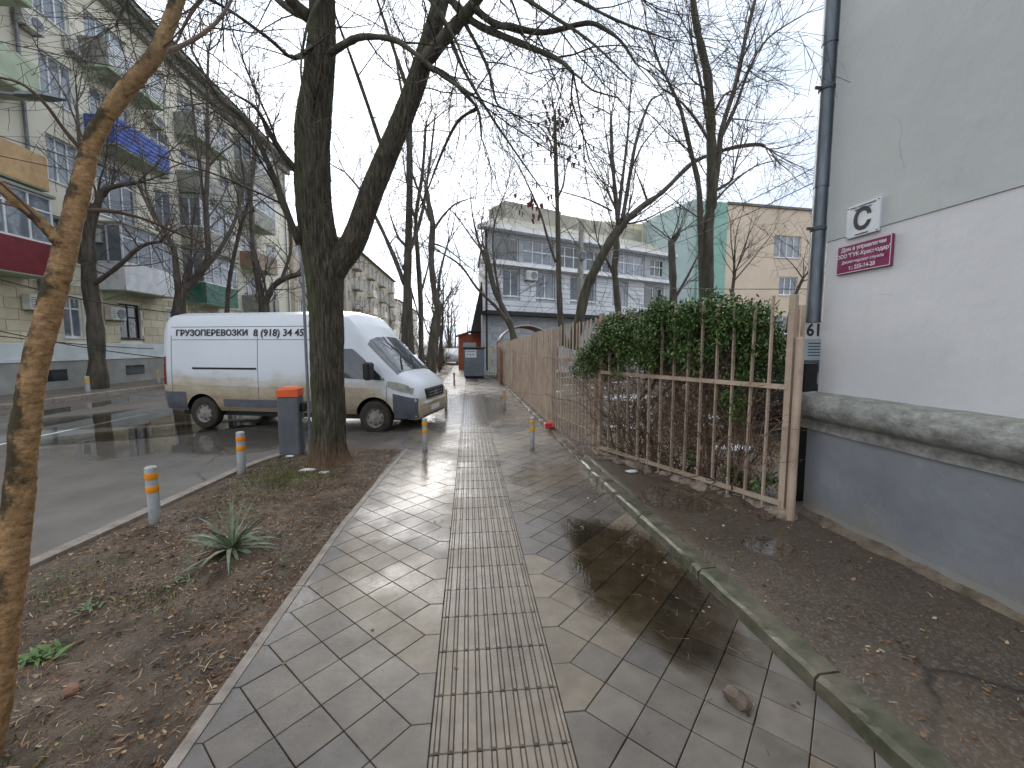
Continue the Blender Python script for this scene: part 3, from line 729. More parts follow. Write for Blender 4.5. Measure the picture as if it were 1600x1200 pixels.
m = MB(); m.box((-.35, -.55, 8.0), (15.7, .2, 8.22)); m.build('eave', M_CLADW, CB)
m = MB(); m.add([(-.2, -.4, 8.225), (15.6, -.4, 8.225), (15.6, .9, 9.1), (1.2, .9, 9.1), (6.9, 12.6, 9.1), (15.6, 12.6, 9.1)], [(0, 1, 2, 3), (3, 2, 5, 4)]); m.quad((-.2, -.4, 8.225), (1.2, .9, 9.1), (6.9, 12.6, 9.1), (5.9, 12.6, 8.225)); rf = m.build('roof', M_BEIGR, CB)
m = MB(); m.box((1.9, 1.0, 8.8), (6.0, 3, 10.1)); m.box((7.0, 2.2, 8.8), (15.4, 9, 10.4)); m.build('penthouse', M_BEIGR, CB)
ac_unit(CB, 2.5, 5.45); 
M_LEAN = simple('dark_sloping_roof', (70, 62, 60), (54, 48, 46), .7, 1)
m = MB(); m.add([(2.1, 4.4, 2.6), (6.3, 13, 2.6), (5.6, 13.3, 2.6), (1.4, 4.7, 2.6), (2.1, 4.4, 6.0), (6.3, 13, 6.0)], [(0, 3, 4), (3, 2, 5, 4), (1, 5, 2), (0, 1, 2, 3)]); m.build('lean_to_roof', M_LEAN, CB)
m = MB().tube([(.05, -.1, .3), (.05, -.1, 7.9)], .05, 8); m.build('downpipe', M_DARK, CB)

# ---------------------------------------------------------------- beige block with the green corner
BB = thing('beige_block', 'beige rendered block with a bright green stair corner behind the trees', 'building', (18.5, 30.0, 0), radians(7))
M_BEIGE = simple('beige_render', (212, 194, 172), (194, 176, 156), .8, .6, bump=.003, space='Position', detail=8)
M_GREENR = simple('green_render', (142, 182, 166), (122, 160, 146), .75, .7, space='Position', detail=8)
M_PALEGR = simple('pale_green_wall', (176, 194, 190), (156, 174, 170), .75, .7, space='Position', detail=8)
ops = [(4.1, 6.55, 8.25, 9.85), (4.75, 6.4, 5.5, 6.85), (4.75, 6.4, 2.6, 3.9), (10, 11.6, 8.25, 9.85), (10, 11.6, 5.3, 6.8)]
m = MB(); facade(m, 16, 0, 11.75, ops, .2); m.quad((0, 0, 11.75), (16, 0, 11.75), (16, 12, 11.75), (0, 12, 11.75)); m.quad((16, 0, 0), (16, 12, 0), (16, 12, 11.75), (16, 0, 11.75)); m.build('wall', M_BEIGE, BB)
for i, (a, b, c, d) in enumerate(ops): window(BB, a, c, b - a, d - c, 4 if i == 0 else 3, None, pm=M_PANE)
m = MB(); m.box((-.05, -.12, 11.76), (16.2, .3, 11.92)); m.build('coping', M_ROOFG, BB)
m = MB(); m.box((-2.3, -.06, 0), (-.002, 6, 11.85)); m.build('green_stair_wall', M_GREENR, BB)
m = MB(); m.add([(-2.302, .2, 0), (-4.9, 1.2, 0), (-4.9, 1.2, 11.0), (-2.302, .2, 12.1), (-2.302, 7, 0), (-4.9, 7, 0), (-4.9, 7, 11.0), (-2.302, 7, 12.1)], [(1, 0, 3, 2), (5, 1, 2, 6), (3, 7, 6, 2)]); m.build('pale_green_wall', M_PALEGR, BB)
m = MB(); m.box((3.1, 3, 11.75), (3.7, 3.6, 12.5)); m.lathe([(.45, 12.5), (.4, 12.7), (.1, 12.8)], 10, Matrix.Translation((3.4, 3.3, 0))); m.build('vent', M_ROOFG, BB)
m = MB(); m.box((-10.5, 3.0, 0), (-4.0, 10, 10.9)); m.build('rear_wing', M_STONE, BB)
# ================================================================ RIGHT HOUSE
RB = thing('corner_house', 'plastered house at right with grey upper wall, white band and dark blue plinth', 'building', (3.2, 0, 0))
def m_wall(name, c, c2, stain):
    t = NT(name); pos = t.coord('Position'); a = t.ramp(t.noise(pos, .55, 7, .6), [(.3, lin(c2)), (.7, lin(c))])
    x = t.coord('Position', (1, 5, .7)); a = t.mix(t.mr(t.noise(x, 1.1, 6, .65), .55, .8, 0, .35), a, lin(stain))
    sp = t.noise(pos, 45, 3, .6); a = t.mix(t.mr(sp, .68, .75, 0, .35), a, lin(stain))
    a = t.mix(t.mr(t.noise(pos, 1.7, 8, .7), .56, .72, 0, .5), a, lin(stain)); a = t.mix(t.mr(t.noise(t.coord('Position', (1, 1, 1.6)), .8, 4, .6), .5, .58, 0, .16), a, lin(tuple(min(255, q + 14) for q in c)))
    ck = t.n('TexVoronoi', feature='DISTANCE_TO_EDGE', i_Scale=.9); t.l(t.mix(.2, pos, t.n('TexNoise', i_Scale=2.5, i_Detail=6.0, i_0=pos).outputs['Color']), ck.inputs[0])
    crk = t.math('MULTIPLY', t.mr(ck.outputs['Distance'], 0, .004, 1, 0), t.mr(t.noise(pos, .9, 3), .5, .62, 0, 1)); a = t.mix(t.math('MULTIPLY', crk, .45), a, lin(tuple(q * .55 for q in c)))
    h = t.math('ADD', t.noise(pos, 5, 5, .6), t.math('MULTIPLY', t.noise(pos, 120, 3, .7), .15))
    return t.done(a, t.mr(t.noise(pos, 3, 3), .3, .7, .7, .9), t.bump(h, .35, .02))
M_UPW = m_wall('grey_plaster', (188, 192, 190), (176, 180, 178), (158, 164, 160))
M_LOW = m_wall('white_plaster', (212, 212, 213), (201, 201, 203), (186, 185, 185))
def m_plinth():
    t = NT('blue_grey_plinth_paint'); pos = t.coord('Position'); a = t.ramp(t.noise(pos, 1.4, 7, .6), [(.3, lin((119, 122, 127))), (.7, lin((143, 146, 151)))])
    z = sep(t, pos)[2]; g = t.math('ADD', t.mr(z, .05, .55, .62, -.25, False), t.math('SUBTRACT', t.noise(pos, 2.2, 6, .62), .5))
    a = t.mix(t.mr(g, .1, .5, 0, .8), a, lin((136, 130, 118))); a = t.mix(t.mr(t.noise(pos, 4.5, 5, .6), .62, .72, 0, .3), a, lin((160, 160, 162)))
    return t.done(a, t.mr(t.noise(pos, 3, 3), .3, .7, .45, .75), t.bump(t.noise(pos, 6, 6, .6), .5, .02))
M_PL = m_plinth()
def m_mould():
    t = NT('weathered_moulding'); pos = t.coord('Position', (1, .6, 1)); a = t.ramp(t.noise(pos, 16, 10, .75), [(.3, lin((92, 93, 90))), (.48, lin((134, 134, 129))), (.70, lin((172, 172, 168)))])
    p2 = t.coord('Position'); n = sep(t, t.n('NewGeometry').outputs['Normal'])[2]
    a = t.mix(t.math('MULTIPLY', t.mr(n, .1, .9, 0, 1), t.mr(t.noise(p2, 22, 6, .7), .46, .64, 0, .5)), a, lin((120, 124, 92)))
    return t.done(a, .65, t.bump(t.math('ADD', t.noise(p2, 9, 5, .6), t.math('MULTIPLY', t.noise(p2, 60, 4, .7), .4)), .6, .02))
M_MO = m_mould()
YC = 3.75
m = MB(); m.box((.1, -6, 1.0), (9, YC, 2.63)); m.build('lower_wall', M_LOW, RB)
m = MB(); m.box((.092, -6, 2.632), (9, YC + .006, 15)); m.build('upper_wall', M_UPW, RB)
m = MB(); ny = 60
for j in range(ny + 1):
    for i in range(9):
        y = -6 + (YC - .02 + 6) * j / ny; z = -.1 + 1.1 * i / 8; m.v.append((.0 + .010 * noise.noise(Vector((y * 1.1, z * 1.6, 1))) - (.02 if i < 2 else 0), y, z))
for j in range(ny):
    for i in range(8):
        a = j * 9 + i; m.f.append((a, a + 1, a + 10, a + 9)); m.m.append(0)
m.box((.02, -6, -.1), (9, YC - .021, .999)); m.build('plinth', M_PL, RB, smooth=False)
# half-round plinth moulding with a small fillet below
prof = [(.1, 1.245), (.03, 1.235)] + [(-.015 - .10 * cos(a), 1.115 + .12 * sin(a)) for a in [radians(d) for d in range(80, -81, -16)]] + [(-.02, .985), (-.022, .90), (.02, .895)]
m = MB(); n = len(prof); ys = [-6 + (YC + .06 + 6) * k / 80 for k in range(81)]
for y in ys:
    for i, (x, z) in enumerate(prof): m.v.append((x + .008 * noise.noise(Vector((y * 2.5, i * .3, 5))), y, z + .006 * noise.noise(Vector((y * 3, i * .2, 9)))))
for j in range(80):
    for i in range(n - 1):
        a = j * n + i; m.f.append((a, a + 1, a + n + 1, a + n)); m.m.append(0)
m.f.append(tuple(80 * n + i for i in range(n))); m.m.append(0)
autosmooth(m.build('plinth_moulding', M_MO, RB), 50)
# galvanised downpipe on the corner
M_GALV = simple('galvanised_steel', (104, 110, 116), (80, 86, 92), .38, 3, (4, 4, .8), metal=.55)
dp = MB(); zs = 1.35
for k in range(8):
    m = MB(); z0 = 1.90 + k * 1.25; m.lathe([(.068, z0), (.066, z0 + .05), (.062, z0 + 1.2), (.062, z0 + 1.262)], 18, Matrix.Translation((.085, YC + .09, 0))); autosmooth(m.build('pipe_section', M_GALV, RB))
    m = MB(); m.lathe([(.066, z0 + .85), (.073, z0 + .86), (.073, z0 + .885), (.066, z0 + .895)], 18, Matrix.Translation((.085, YC + .09, 0))); m.box((-.04, YC + .08, z0 + .86), (.01, YC + .095, z0 + .885)); m.build('pipe_clamp', simple('clamp_steel', (84, 88, 94), None, .5, 4, metal=.4) if k == 0 else bpy.data.materials['clamp_steel'], RB)
# dirt wedge along the foot of the wall (stuff, grown below)
# ---------------------------------------------------------------- writing
def text(body, size, mat, parent, loc, rot, bold=0.0, align='CENTER', name='lettering', sx=1.0, shear=0, spacing=1.0, fit=None):
    cu = bpy.data.curves.new('lettering', 'FONT'); cu.body = body; cu.size = size; cu.align_x = align; cu.align_y = 'CENTER'; cu.offset = bold * size; cu.extrude = .0008; cu.shear = shear; cu.space_character = spacing; cu.resolution_u = 3
    o = bpy.data.objects.new('tmp_text', cu); COL.objects.link(o)
    me = bpy.data.meshes.new_from_object(o.evaluated_get(bpy.context.evaluated_depsgraph_get()))
    bpy.data.objects.remove(o); me.materials.clear(); me.materials.append(mat); me.name = name
    if fit: xs_ = [v.co.x for v in me.vertices]; sx = fit / (max(xs_) - min(xs_))
    return link(name, me, parent, loc=loc, rot=rot, scale=(sx, 1, 1))
M_INK = simple('black_ink', (24, 28, 36), (18, 20, 26), .5, 4)
M_PLATE = simple('white_plate', (214, 218, 222), (198, 202, 206), .4, 3)
M_PURP = simple('magenta_plate', (128, 36, 84), (112, 28, 72), .4, 3)
M_INKW = simple('white_ink', (226, 214, 222), (206, 196, 204), .5, 4)
RW = (pi / 2, 0, -pi / 2)          # text on a wall facing -X: local x -> -Y
def wall_sign(name, label, y0, y1, z0, z1, mat, x=3.285, tilt=0):
    s = thing(name, label, 'sign', (x, (y0 + y1) / 2, (z0 + z1) / 2)); w, h = y1 - y0, z1 - z0
    MB().bbox((-.012, -w / 2, -h / 2), (.008, w / 2, h / 2), .003).build('plate', mat, s); s.rotation_euler = (radians(tilt), 0, 0); return s
s = wall_sign('energy_class_sign', 'white square plate with a large black letter C above the magenta plate', 3.225, 3.53, 2.60, 2.865, M_PLATE)
text('С', .235, M_INK, s, (-.0145, 0, -.008), RW, .03)
text('Класс энергетической', .021, M_INK, s, (-.0145, 0, .113), RW, 0); text('эффективности', .021, M_INK, s, (-.0145, 0, .090), RW, 0); text('повышенный', .019, M_INK, s, (-.0145, 0, -.115), RW, 0)
for y in (-.14, .14):
    for z in (-.12, .12): MB().lathe([(.006, 0), (.004, .004)], 8, Matrix.Translation((-.013, y, z)) @ Matrix.Rotation(-pi / 2, 4, 'Y')).build('screw', M_INK, s)
s = wall_sign('management_sign', 'magenta plate with four lines of white lettering fixed below the letter C', 3.10, 3.605, 2.305, 2.55, M_PURP)
text('Дом в управлении', .046, M_INKW, s, (-.0145, -.0, .080), RW, .02); text('ООО "ГУК-Краснодар"', .046, M_INKW, s, (-.0145, 0, .026), RW, .02)
text('Диспетчерская служба', .034, M_INKW, s, (-.0145, 0, -.028), RW, .012); text('т.: 255-14-28', .046, M_INKW, s, (-.0145, 0, -.080), RW, .02)
f = MB(); 
for z in (-.116, .116): f.box((-.0142, -.246, z - .0025), (-.0125, .246, z + .0025))
for y in (-.2435, .2435): f.box((-.0142, y - .0025, -.113), (-.0125, y + .0025, .113))
f.build('border', M_INKW, s)
# window lettering on the dark shop window across the road
for tx, tz, xx in (('318', 2.72, 21.55), ('370', 2.72, 22.15), ('59', 2.42, 21.55), ('96', 2.42, 22.15)): text(tx, .22, M_INKW, LB, (xx, .115, tz), (pi / 2, 0, 0), .02)
# house number plates standing out past the corner
s = thing('house_number_plate', 'white house number plate reading 61 hanging beside the corner downpipe', 'sign', (3.45, 3.98, 1.835))
MB().bbox((-.14, -.006, -.09), (.14, .006, .10), .003).build('plate', M_PLATE, s); text('61', .17, M_INK, s, (-.035, -.009, -.005), (pi / 2, 0, 0), .02)
s = thing('small_notice_plate', 'pale blue plate with fine lines of print under the house number', 'sign', (3.45, 3.98, 1.64))
MB().bbox((-.13, -.006, -.105), (.13, .006, .105), .003).build('plate', simple('pale_blue_plate', (176, 190, 200), (160, 174, 184), .5, 3), s)
for k in range(5): MB().box((-.09, -.0085, .06 - k * .03), (.05 + .02 * (k % 2), -.0065, .068 - k * .03)).build('print_line', M_INK, s)
MB().beam((3.46, 4.06, .0), (3.46, 4.06, 1.50), .14, .06).build('dark_service_post', M_DARK, label='dark narrow post under the number plates at the house corner', cat='post')

# ================================================================ FENCE
def m_fence():
    t = NT('fence_paint'); pos = t.coord('Position'); a = t.ramp(t.noise(pos, 3, 6, .62), [(.3, lin((160, 138, 118))), (.7, lin((192, 172, 152)))])
    a = t.mix(t.mr(t.noise(t.coord('Position', (1, 1, .35)), 16, 6, .7), .58, .72, 0, .7), a, lin((104, 72, 54)))
    k = t.mr(t.n('ObjectInfo').outputs['Random'], 0, 1, .88, 1.1, False); a = t.mix(1, a, t.n('CombineXYZ', i_0=k, i_1=k, i_2=k).outputs[0], 'MULTIPLY')
    return t.done(a, .55, t.bump(t.noise(pos, 60, 4), .4, .004))
M_FEN = m_fence()
FA0, FA1 = Vector((2.93, 3.66, 0)), Vector((1.90, 6.05, 0))
fa = thing('bar_fence', 'rusty beige bar fence panel wrapped in the evergreen climber beside the house', 'fence')
d = (FA1 - FA0); n = 14
for k in range(n + 1):
    p = FA0 + d * (k / n); rr = random.Random(k); lean = Vector((rr.gauss(0, .008), rr.gauss(0, .008), 0)); top = 2.12 + rr.uniform(-.03, .05)
    if k in (0, n): MB().beam(p + Vector((0, 0, .02)), p + Vector((0, 0, 2.14)), .055, .055, up=d).build('post', M_FEN, fa)
    else: MB().beam(p + Vector((0, 0, .13 - .02)), p + lean + Vector((0, 0, top)), .034, .016, up=d).build('bar', M_FEN, fa)
for z in (.20, 1.30):
    off = Vector((d.y, -d.x, 0)).normalized() * -.02
    MB().beam(FA0 + off + Vector((0, 0, z)), FA1 + off + Vector((0, 0, z)), .03, .045).build('rail', M_FEN, fa)
p = FA0 + Vector((.02, -.08, 0)); MB().lathe([(.038, .0), (.036, 1.74), (.03, 1.76)], 14, Matrix.Translation(p)).build('round_post', M_FEN, fa, smooth=False)
p = FA0 + Vector((.075, .05, 0)); MB().beam(p + Vector((0, 0, .1)), p + Vector((0, 0, 2.05)), .03, .05, up=d).build('bar', M_FEN, fa)
p = FA0 + Vector((.20, .12, 0)); MB().beam(p + Vector((0, 0, 1.2)), p + Vector((0, 0, 2.06)), .025, .03, up=d).build('bar', M_FEN, fa)
fb = thing('board_fence', 'long brown vertical board fence running down the right edge of the pavement', 'fence')
path = [Vector((1.90, 6.05, 0)), Vector((1.66, 8.1, 0)), Vector((1.62, 12.0, 0)), Vector((1.46, 21.3, 0))]
segs = []; tot = 0
for a, b in zip(path, path[1:]): segs.append((a, b, tot)); tot += (b - a).length
def at(s):
    for a, b, t0 in segs:
        L_ = (b - a).length
        if s <= t0 + L_ or b is path[-1]: return a + (b - a) * ((s - t0) / L_), (b - a).normalized()
def topz(s): return 2.08 - .022 * s
s_, k = .12, 0
while s_ < tot:
    p, dr = at(s_); rr = random.Random(k + 500); w = .062 if s_ > 2.2 else .036; t = topz(s_) + rr.uniform(-.02, .02)
    if k % 14 == 0: MB().beam(p + Vector((0, 0, 0)), p + Vector((0, 0, t - .02)), .07, .07, up=dr).build('post', M_FEN, fb)
    off = Vector((-dr.y, dr.x, 0)) * .05; q = p + off
    MB().beam(q + Vector((0, 0, .12)), q + Vector((rr.gauss(0, .006), rr.gauss(0, .006), t)), .014, w, up=dr).build('board', M_FEN, fb)
    s_ += .125 if s_ > 2.2 else .15; k += 1
for z in (.35, 1.45):
    for a, b, t0 in segs:
        MB().beam(a + Vector((0, 0, z)), b + Vector((0, 0, z - .02)), .04, .05).build('rail', M_FEN, fb)
# solid sheet panels of the gate at the far end
M_SHEET = simple('brown_sheet_metal', (152, 110, 80), (132, 94, 68), .5, 2, rnd=.05)
gt = thing('sheet_gate', 'plain brown sheet metal gate at the far end of the board fence', 'gate', (1.42, 21.3, 0))
for k in range(4):
    MB().bbox((.0 - .035 * k - .03, .05 - .8 * k - .75, .12), (.03 - .035 * k - .03, .05 - .8 * k, 1.66), .006).build('sheet', M_SHEET, gt)
MB().beam((0, .1, 0), (0, .1, 1.78), .08, .08).build('post', M_SHEET, gt)
M_CREAM = simple('cream_paint', (206, 200, 160), (176, 168, 130), .6, 4)
cg = thing('cream_wicket', 'narrow cream barred wicket between the grey cabinet and the brown gate', 'gate', (1.0, 22.2, 0))
for k in range(5): MB().beam((k * .11, -k * .13, .1), (k * .11, -k * .13, 1.72), .035, .035).build('bar', M_CREAM, cg)
MB().beam((0, 0, 1.45), (.44, -.52, 1.45), .03, .05).build('rail', M_CREAM, cg); MB().beam((0, 0, .3), (.44, -.52, .3), .03, .05).build('rail', M_CREAM, cg)
# arched canopy behind the gate
M_POLY = simple('milky_polycarbonate', (220, 222, 222), (196, 198, 198), .35, 2)
cn = thing('arched_canopy', 'arched canopy with milky white sheet roof behind the brown fence', 'canopy', (2.7, 20.3, 0))
m = MB(); N_ = 14
for j in range(2):
    for k in range(N_ + 1):
        a = pi * (.06 + .88 * k / N_); m.v.append((1.28 * cos(a), j * 2.2, 1.70 + .95 * sin(a)))
for k in range(N_): m.f.append((k, k + 1, N_ + 2 + k, N_ + 1 + k)); m.m.append(0)
o = m.build('roof_sheet', M_POLY, cn, smooth=True); sd = o.modifiers.new('s', 'SOLIDIFY'); sd.thickness = .02
for j in (0, .73, 1.46, 2.2):
    pts_ = [(1.25 * cos(pi * (.06 + .88 * k / N_)), j, 1.67 + .95 * sin(pi * (.06 + .88 * k / N_))) for k in range(N_ + 1)]
    MB().tube(pts_, .03, 6).build('rib', M_BRN, cn)
for x in (-1.22, 1.22):
    for j in (0, 2.2): MB().beam((x, j, 0), (x, j, 1.85), .06, .06).build('post', M_BRN, cn)
# graffito on the fence boards
M_GRAF = simple('faded_red_paint', (168, 92, 84), (150, 110, 96), .6, 9)
g_ = thing('painted_lettering', 'faded reddish vertical lettering painted on the far fence boards', 'lettering', (1.49, 14.6, .95))
text('ГРАЖ', .42, M_GRAF, g_, (0, 0, 0), (pi / 2, pi / 2, -pi / 2), .02)

# ================================================================ CABINET, KIOSK, POLE
cb = thing('grey_cabinet', 'tall grey steel utility cabinet at the end of the tactile strip', 'cabinet', (.26, 22.9, 0))
M_CAB = simple('grey_blue_steel', (116, 122, 132), (100, 106, 116), .5, 2)
MB().bbox((-.53, -.3, .08), (.53, .35, 1.52), .015).build('body', M_CAB, cb); MB().bbox((-.58, -.36, 1.525), (.60, .4, 1.60), .01).build('lid', M_DARK, cb); MB().bbox((-.5, -.26, 0), (.5, .3, .078), .005).build('base', M_DARK, cb)
MB().box((-.47, -.306, .12), (-.015, -.301, 1.48)).build('door', M_CAB, cb); MB().box((.015, -.306, .12), (.47, -.301, 1.48)).build('door', M_CAB, cb)
pp = MB().box((-.46, -.316, 1.06), (.12, -.308, 1.47)); o = pp.build('notice', M_PLATE, cb)
for k in range(3): MB().lathe([(.035, 0), (.02, .002)], 10, Matrix.Translation((-.34 + k * .15, -.317, 1.22)) @ Matrix.Rotation(pi / 2, 4, 'X')).build('mark', M_INK, o)
MB().box((-.4, -.3185, 1.36), (.06, -.3165, 1.385)).build('mark', M_INK, o)
ok = thing('orange_kiosk', 'small orange kiosk with a sloping roof beyond the grey cabinet', 'kiosk', (0.0, 30.5, 0))
M_ORK = simple('orange_paint', (186, 104, 70), (156, 86, 58), .6, 2)
m = MB(); m.box((-.75, 0, 0), (.9, 2, 2.5)); m.build('body', M_ORK, ok); m = MB(); m.add([(-.95, -.2, 2.3), (1.0, -.2, 2.9), (1.0, 2.2, 2.9), (-.95, 2.2, 2.3), (-.95, -.2, 2.38), (1.0, -.2, 3.02), (1.0, 2.2, 3.02), (-.95, 2.2, 2.38)], [(0, 3, 2, 1), (4, 5, 6, 7), (0, 1, 5, 4), (1, 2, 6, 5), (2, 3, 7, 6), (3, 0, 4, 7)]); m.build('roof', M_ORK, ok)
MB().box((-.4, -.03, .9), (.5, -.002, 1.9)).build('hatch', M_PANE, ok)
M_CONC = simple('pole_concrete', (160, 158, 152), (132, 130, 124), .8, 3, bump=.006)
up = thing('utility_pole', 'pale concrete utility pole with brackets standing before the clad building', 'pole', (5.22, 20, 0))
MB().lathe([(.17, 0), (.12, 7.3), (.11, 7.4)], 12).build('shaft', M_CONC, up)
MB().beam((-.5, -.05, 6.4), (.5, -.05, 6.4), .07, .07).build('crossarm', M_METG, up); MB().bbox((-.1, -.45, 5.6), (.1, -.12, 5.95), .02).build('junction_box', M_METG, up)
for x in (-.42, .42): MB().lathe([(.02, 6.43), (.05, 6.47), (.05, 6.53), (.02, 6.57)], 10, Matrix.Translation((x, -.05, 0))).build('insulator', M_WHITE, up)

# ================================================================ BOLLARDS
def m_boll():
    t = NT('bollard_grey'); ob = t.coord('Object'); z = sep(t, ob)[2]; a = t.ramp(t.noise(ob, 9, 6, .65), [(.3, lin((140, 143, 144))), (.7, lin((176, 180, 181)))])
    g = t.math('ADD', t.mr(z, 0, .22, .75, -.2, False), t.math('SUBTRACT', t.noise(ob, 14, 5, .65), .5)); a = t.mix(t.mr(g, .15, .7, 0, .8), a, lin((112, 98, 82)))
    a = t.mix(t.mr(t.noise(t.coord('Object', (1, 1, .25)), 40, 4, .7), .6, .7, 0, .6), a, lin((106, 104, 100))); return t.done(a, .5, t.bump(t.noise(ob, 40, 4), .3, .002))
M_BOLG = m_boll()
M_BOLY = simple('bollard_yellow', (226, 168, 34), (198, 140, 28), .45, 6)
M_BOLO = simple('bollard_orange', (232, 146, 30), (204, 120, 24), .45, 6)
def bollard(x, y, label, h=.57, r=.05, z=0, band=None, grp='yellow banded steel bollards', tilt=(0, 0)):
    b = thing('bollard', label, 'bollard', (x, y, z), 0, grp)
    autosmooth(MB().lathe([(r, -.05), (r, h - .012), (r - .012, h), (.004, h)], 18).build('tube', M_BOLG, b), 30)
    for q in (.575, .79): autosmooth(MB().lathe([(r + .002, h * q), (r + .004, h * q + .006), (r + .004, h * q + .057), (r + .002, h * q + .063)], 18, cap=False).build('reflective_band', band or M_BOLY, b), 60)
    b.rotation_euler = (radians(tilt[0]), radians(tilt[1]), 0); return b
bollard(-2.93, 4.19, 'pale grey bollard with two orange bands nearest the camera in the soil bed', .57, .047, 0, M_BOLO, tilt=(0, -1))
bollard(-2.97, 5.80, 'pale grey bollard with orange bands second along the soil bed by the road', .57, .05, 0, M_BOLO, tilt=(0, 1))
bollard(-.71, 6.80, 'grey bollard with yellow bands on the paving just before the van nose', .54, .04)
bollard(1.0, 6.75, 'grey bollard with yellow bands on the right of the paving beside the fence', .54, .04)
bollard(-.62, 11.34, 'slim yellow banded bollard on the paving just past the van nose', .54, .04)
bollard(.91, 11.18, 'slim yellow banded bollard on the right half of the paving further down', .54, .04)
bollard(-.64, 18.4, 'tiny looking distant bollard left of the grey cabinet', .54, .04)
bollard(-13.35, 16.4, 'white bollard with yellow top on the far pavement left of the dark tree', .62, .07, 0, M_BOLY, tilt=(0, 0))
bollard(-13.35, 19.9, 'white bollard on the far pavement just behind the van tail', .62, .07)

# ================================================================ BARRIER
ba = thing('barrier_gate', 'grey barrier post with an orange cap and its arm raised upright', 'barrier', (-2.77, 6.93, 0), radians(4))
M_BAR = simple('barrier_grey', (96, 99, 103), (80, 83, 87), .5, 3); M_BARO = simple('barrier_orange', (226, 92, 30), (200, 76, 24), .45, 4)
MB().bbox((-.15, -.15, -.05), (.15, .15, .90), .015).build('housing', M_BAR, ba)
m = MB(); m.add([(-.155, -.155, .903), (.155, -.155, .903), (.155, .155, .903), (-.155, .155, .903), (-.15, -.15, 1.0), (.15, -.15, 1.02), (.15, .15, 1.02), (-.15, .15, 1.0), (-.09, -.1, 1.045), (.10, -.1, 1.05), (.10, .1, 1.05), (-.09, .1, 1.045)], [(0, 3, 2, 1), (0, 1, 5, 4), (1, 2, 6, 5), (2, 3, 7, 6), (3, 0, 4, 7), (4, 5, 9, 8), (5, 6, 10, 9), (6, 7, 11, 10), (7, 4, 8, 11), (8, 9, 10, 11)]); m.build('cap', M_BARO, ba)
MB().bbox((.152, -.07, .66), (.24, .07, .80), .02).build('shaft_hub', M_DARK, ba)
MB().bbox((.242, -.035, .02), (.272, .035, 4.6), .006).build('arm', M_METG, ba); MB().box((.18, -.09, .50), (.241, -.04, .56)).build('bracket', M_METG, ba)
MB().box((-.10, -.154, .55), (.10, -.1505, .85)).build('access_panel', M_BAR, ba)
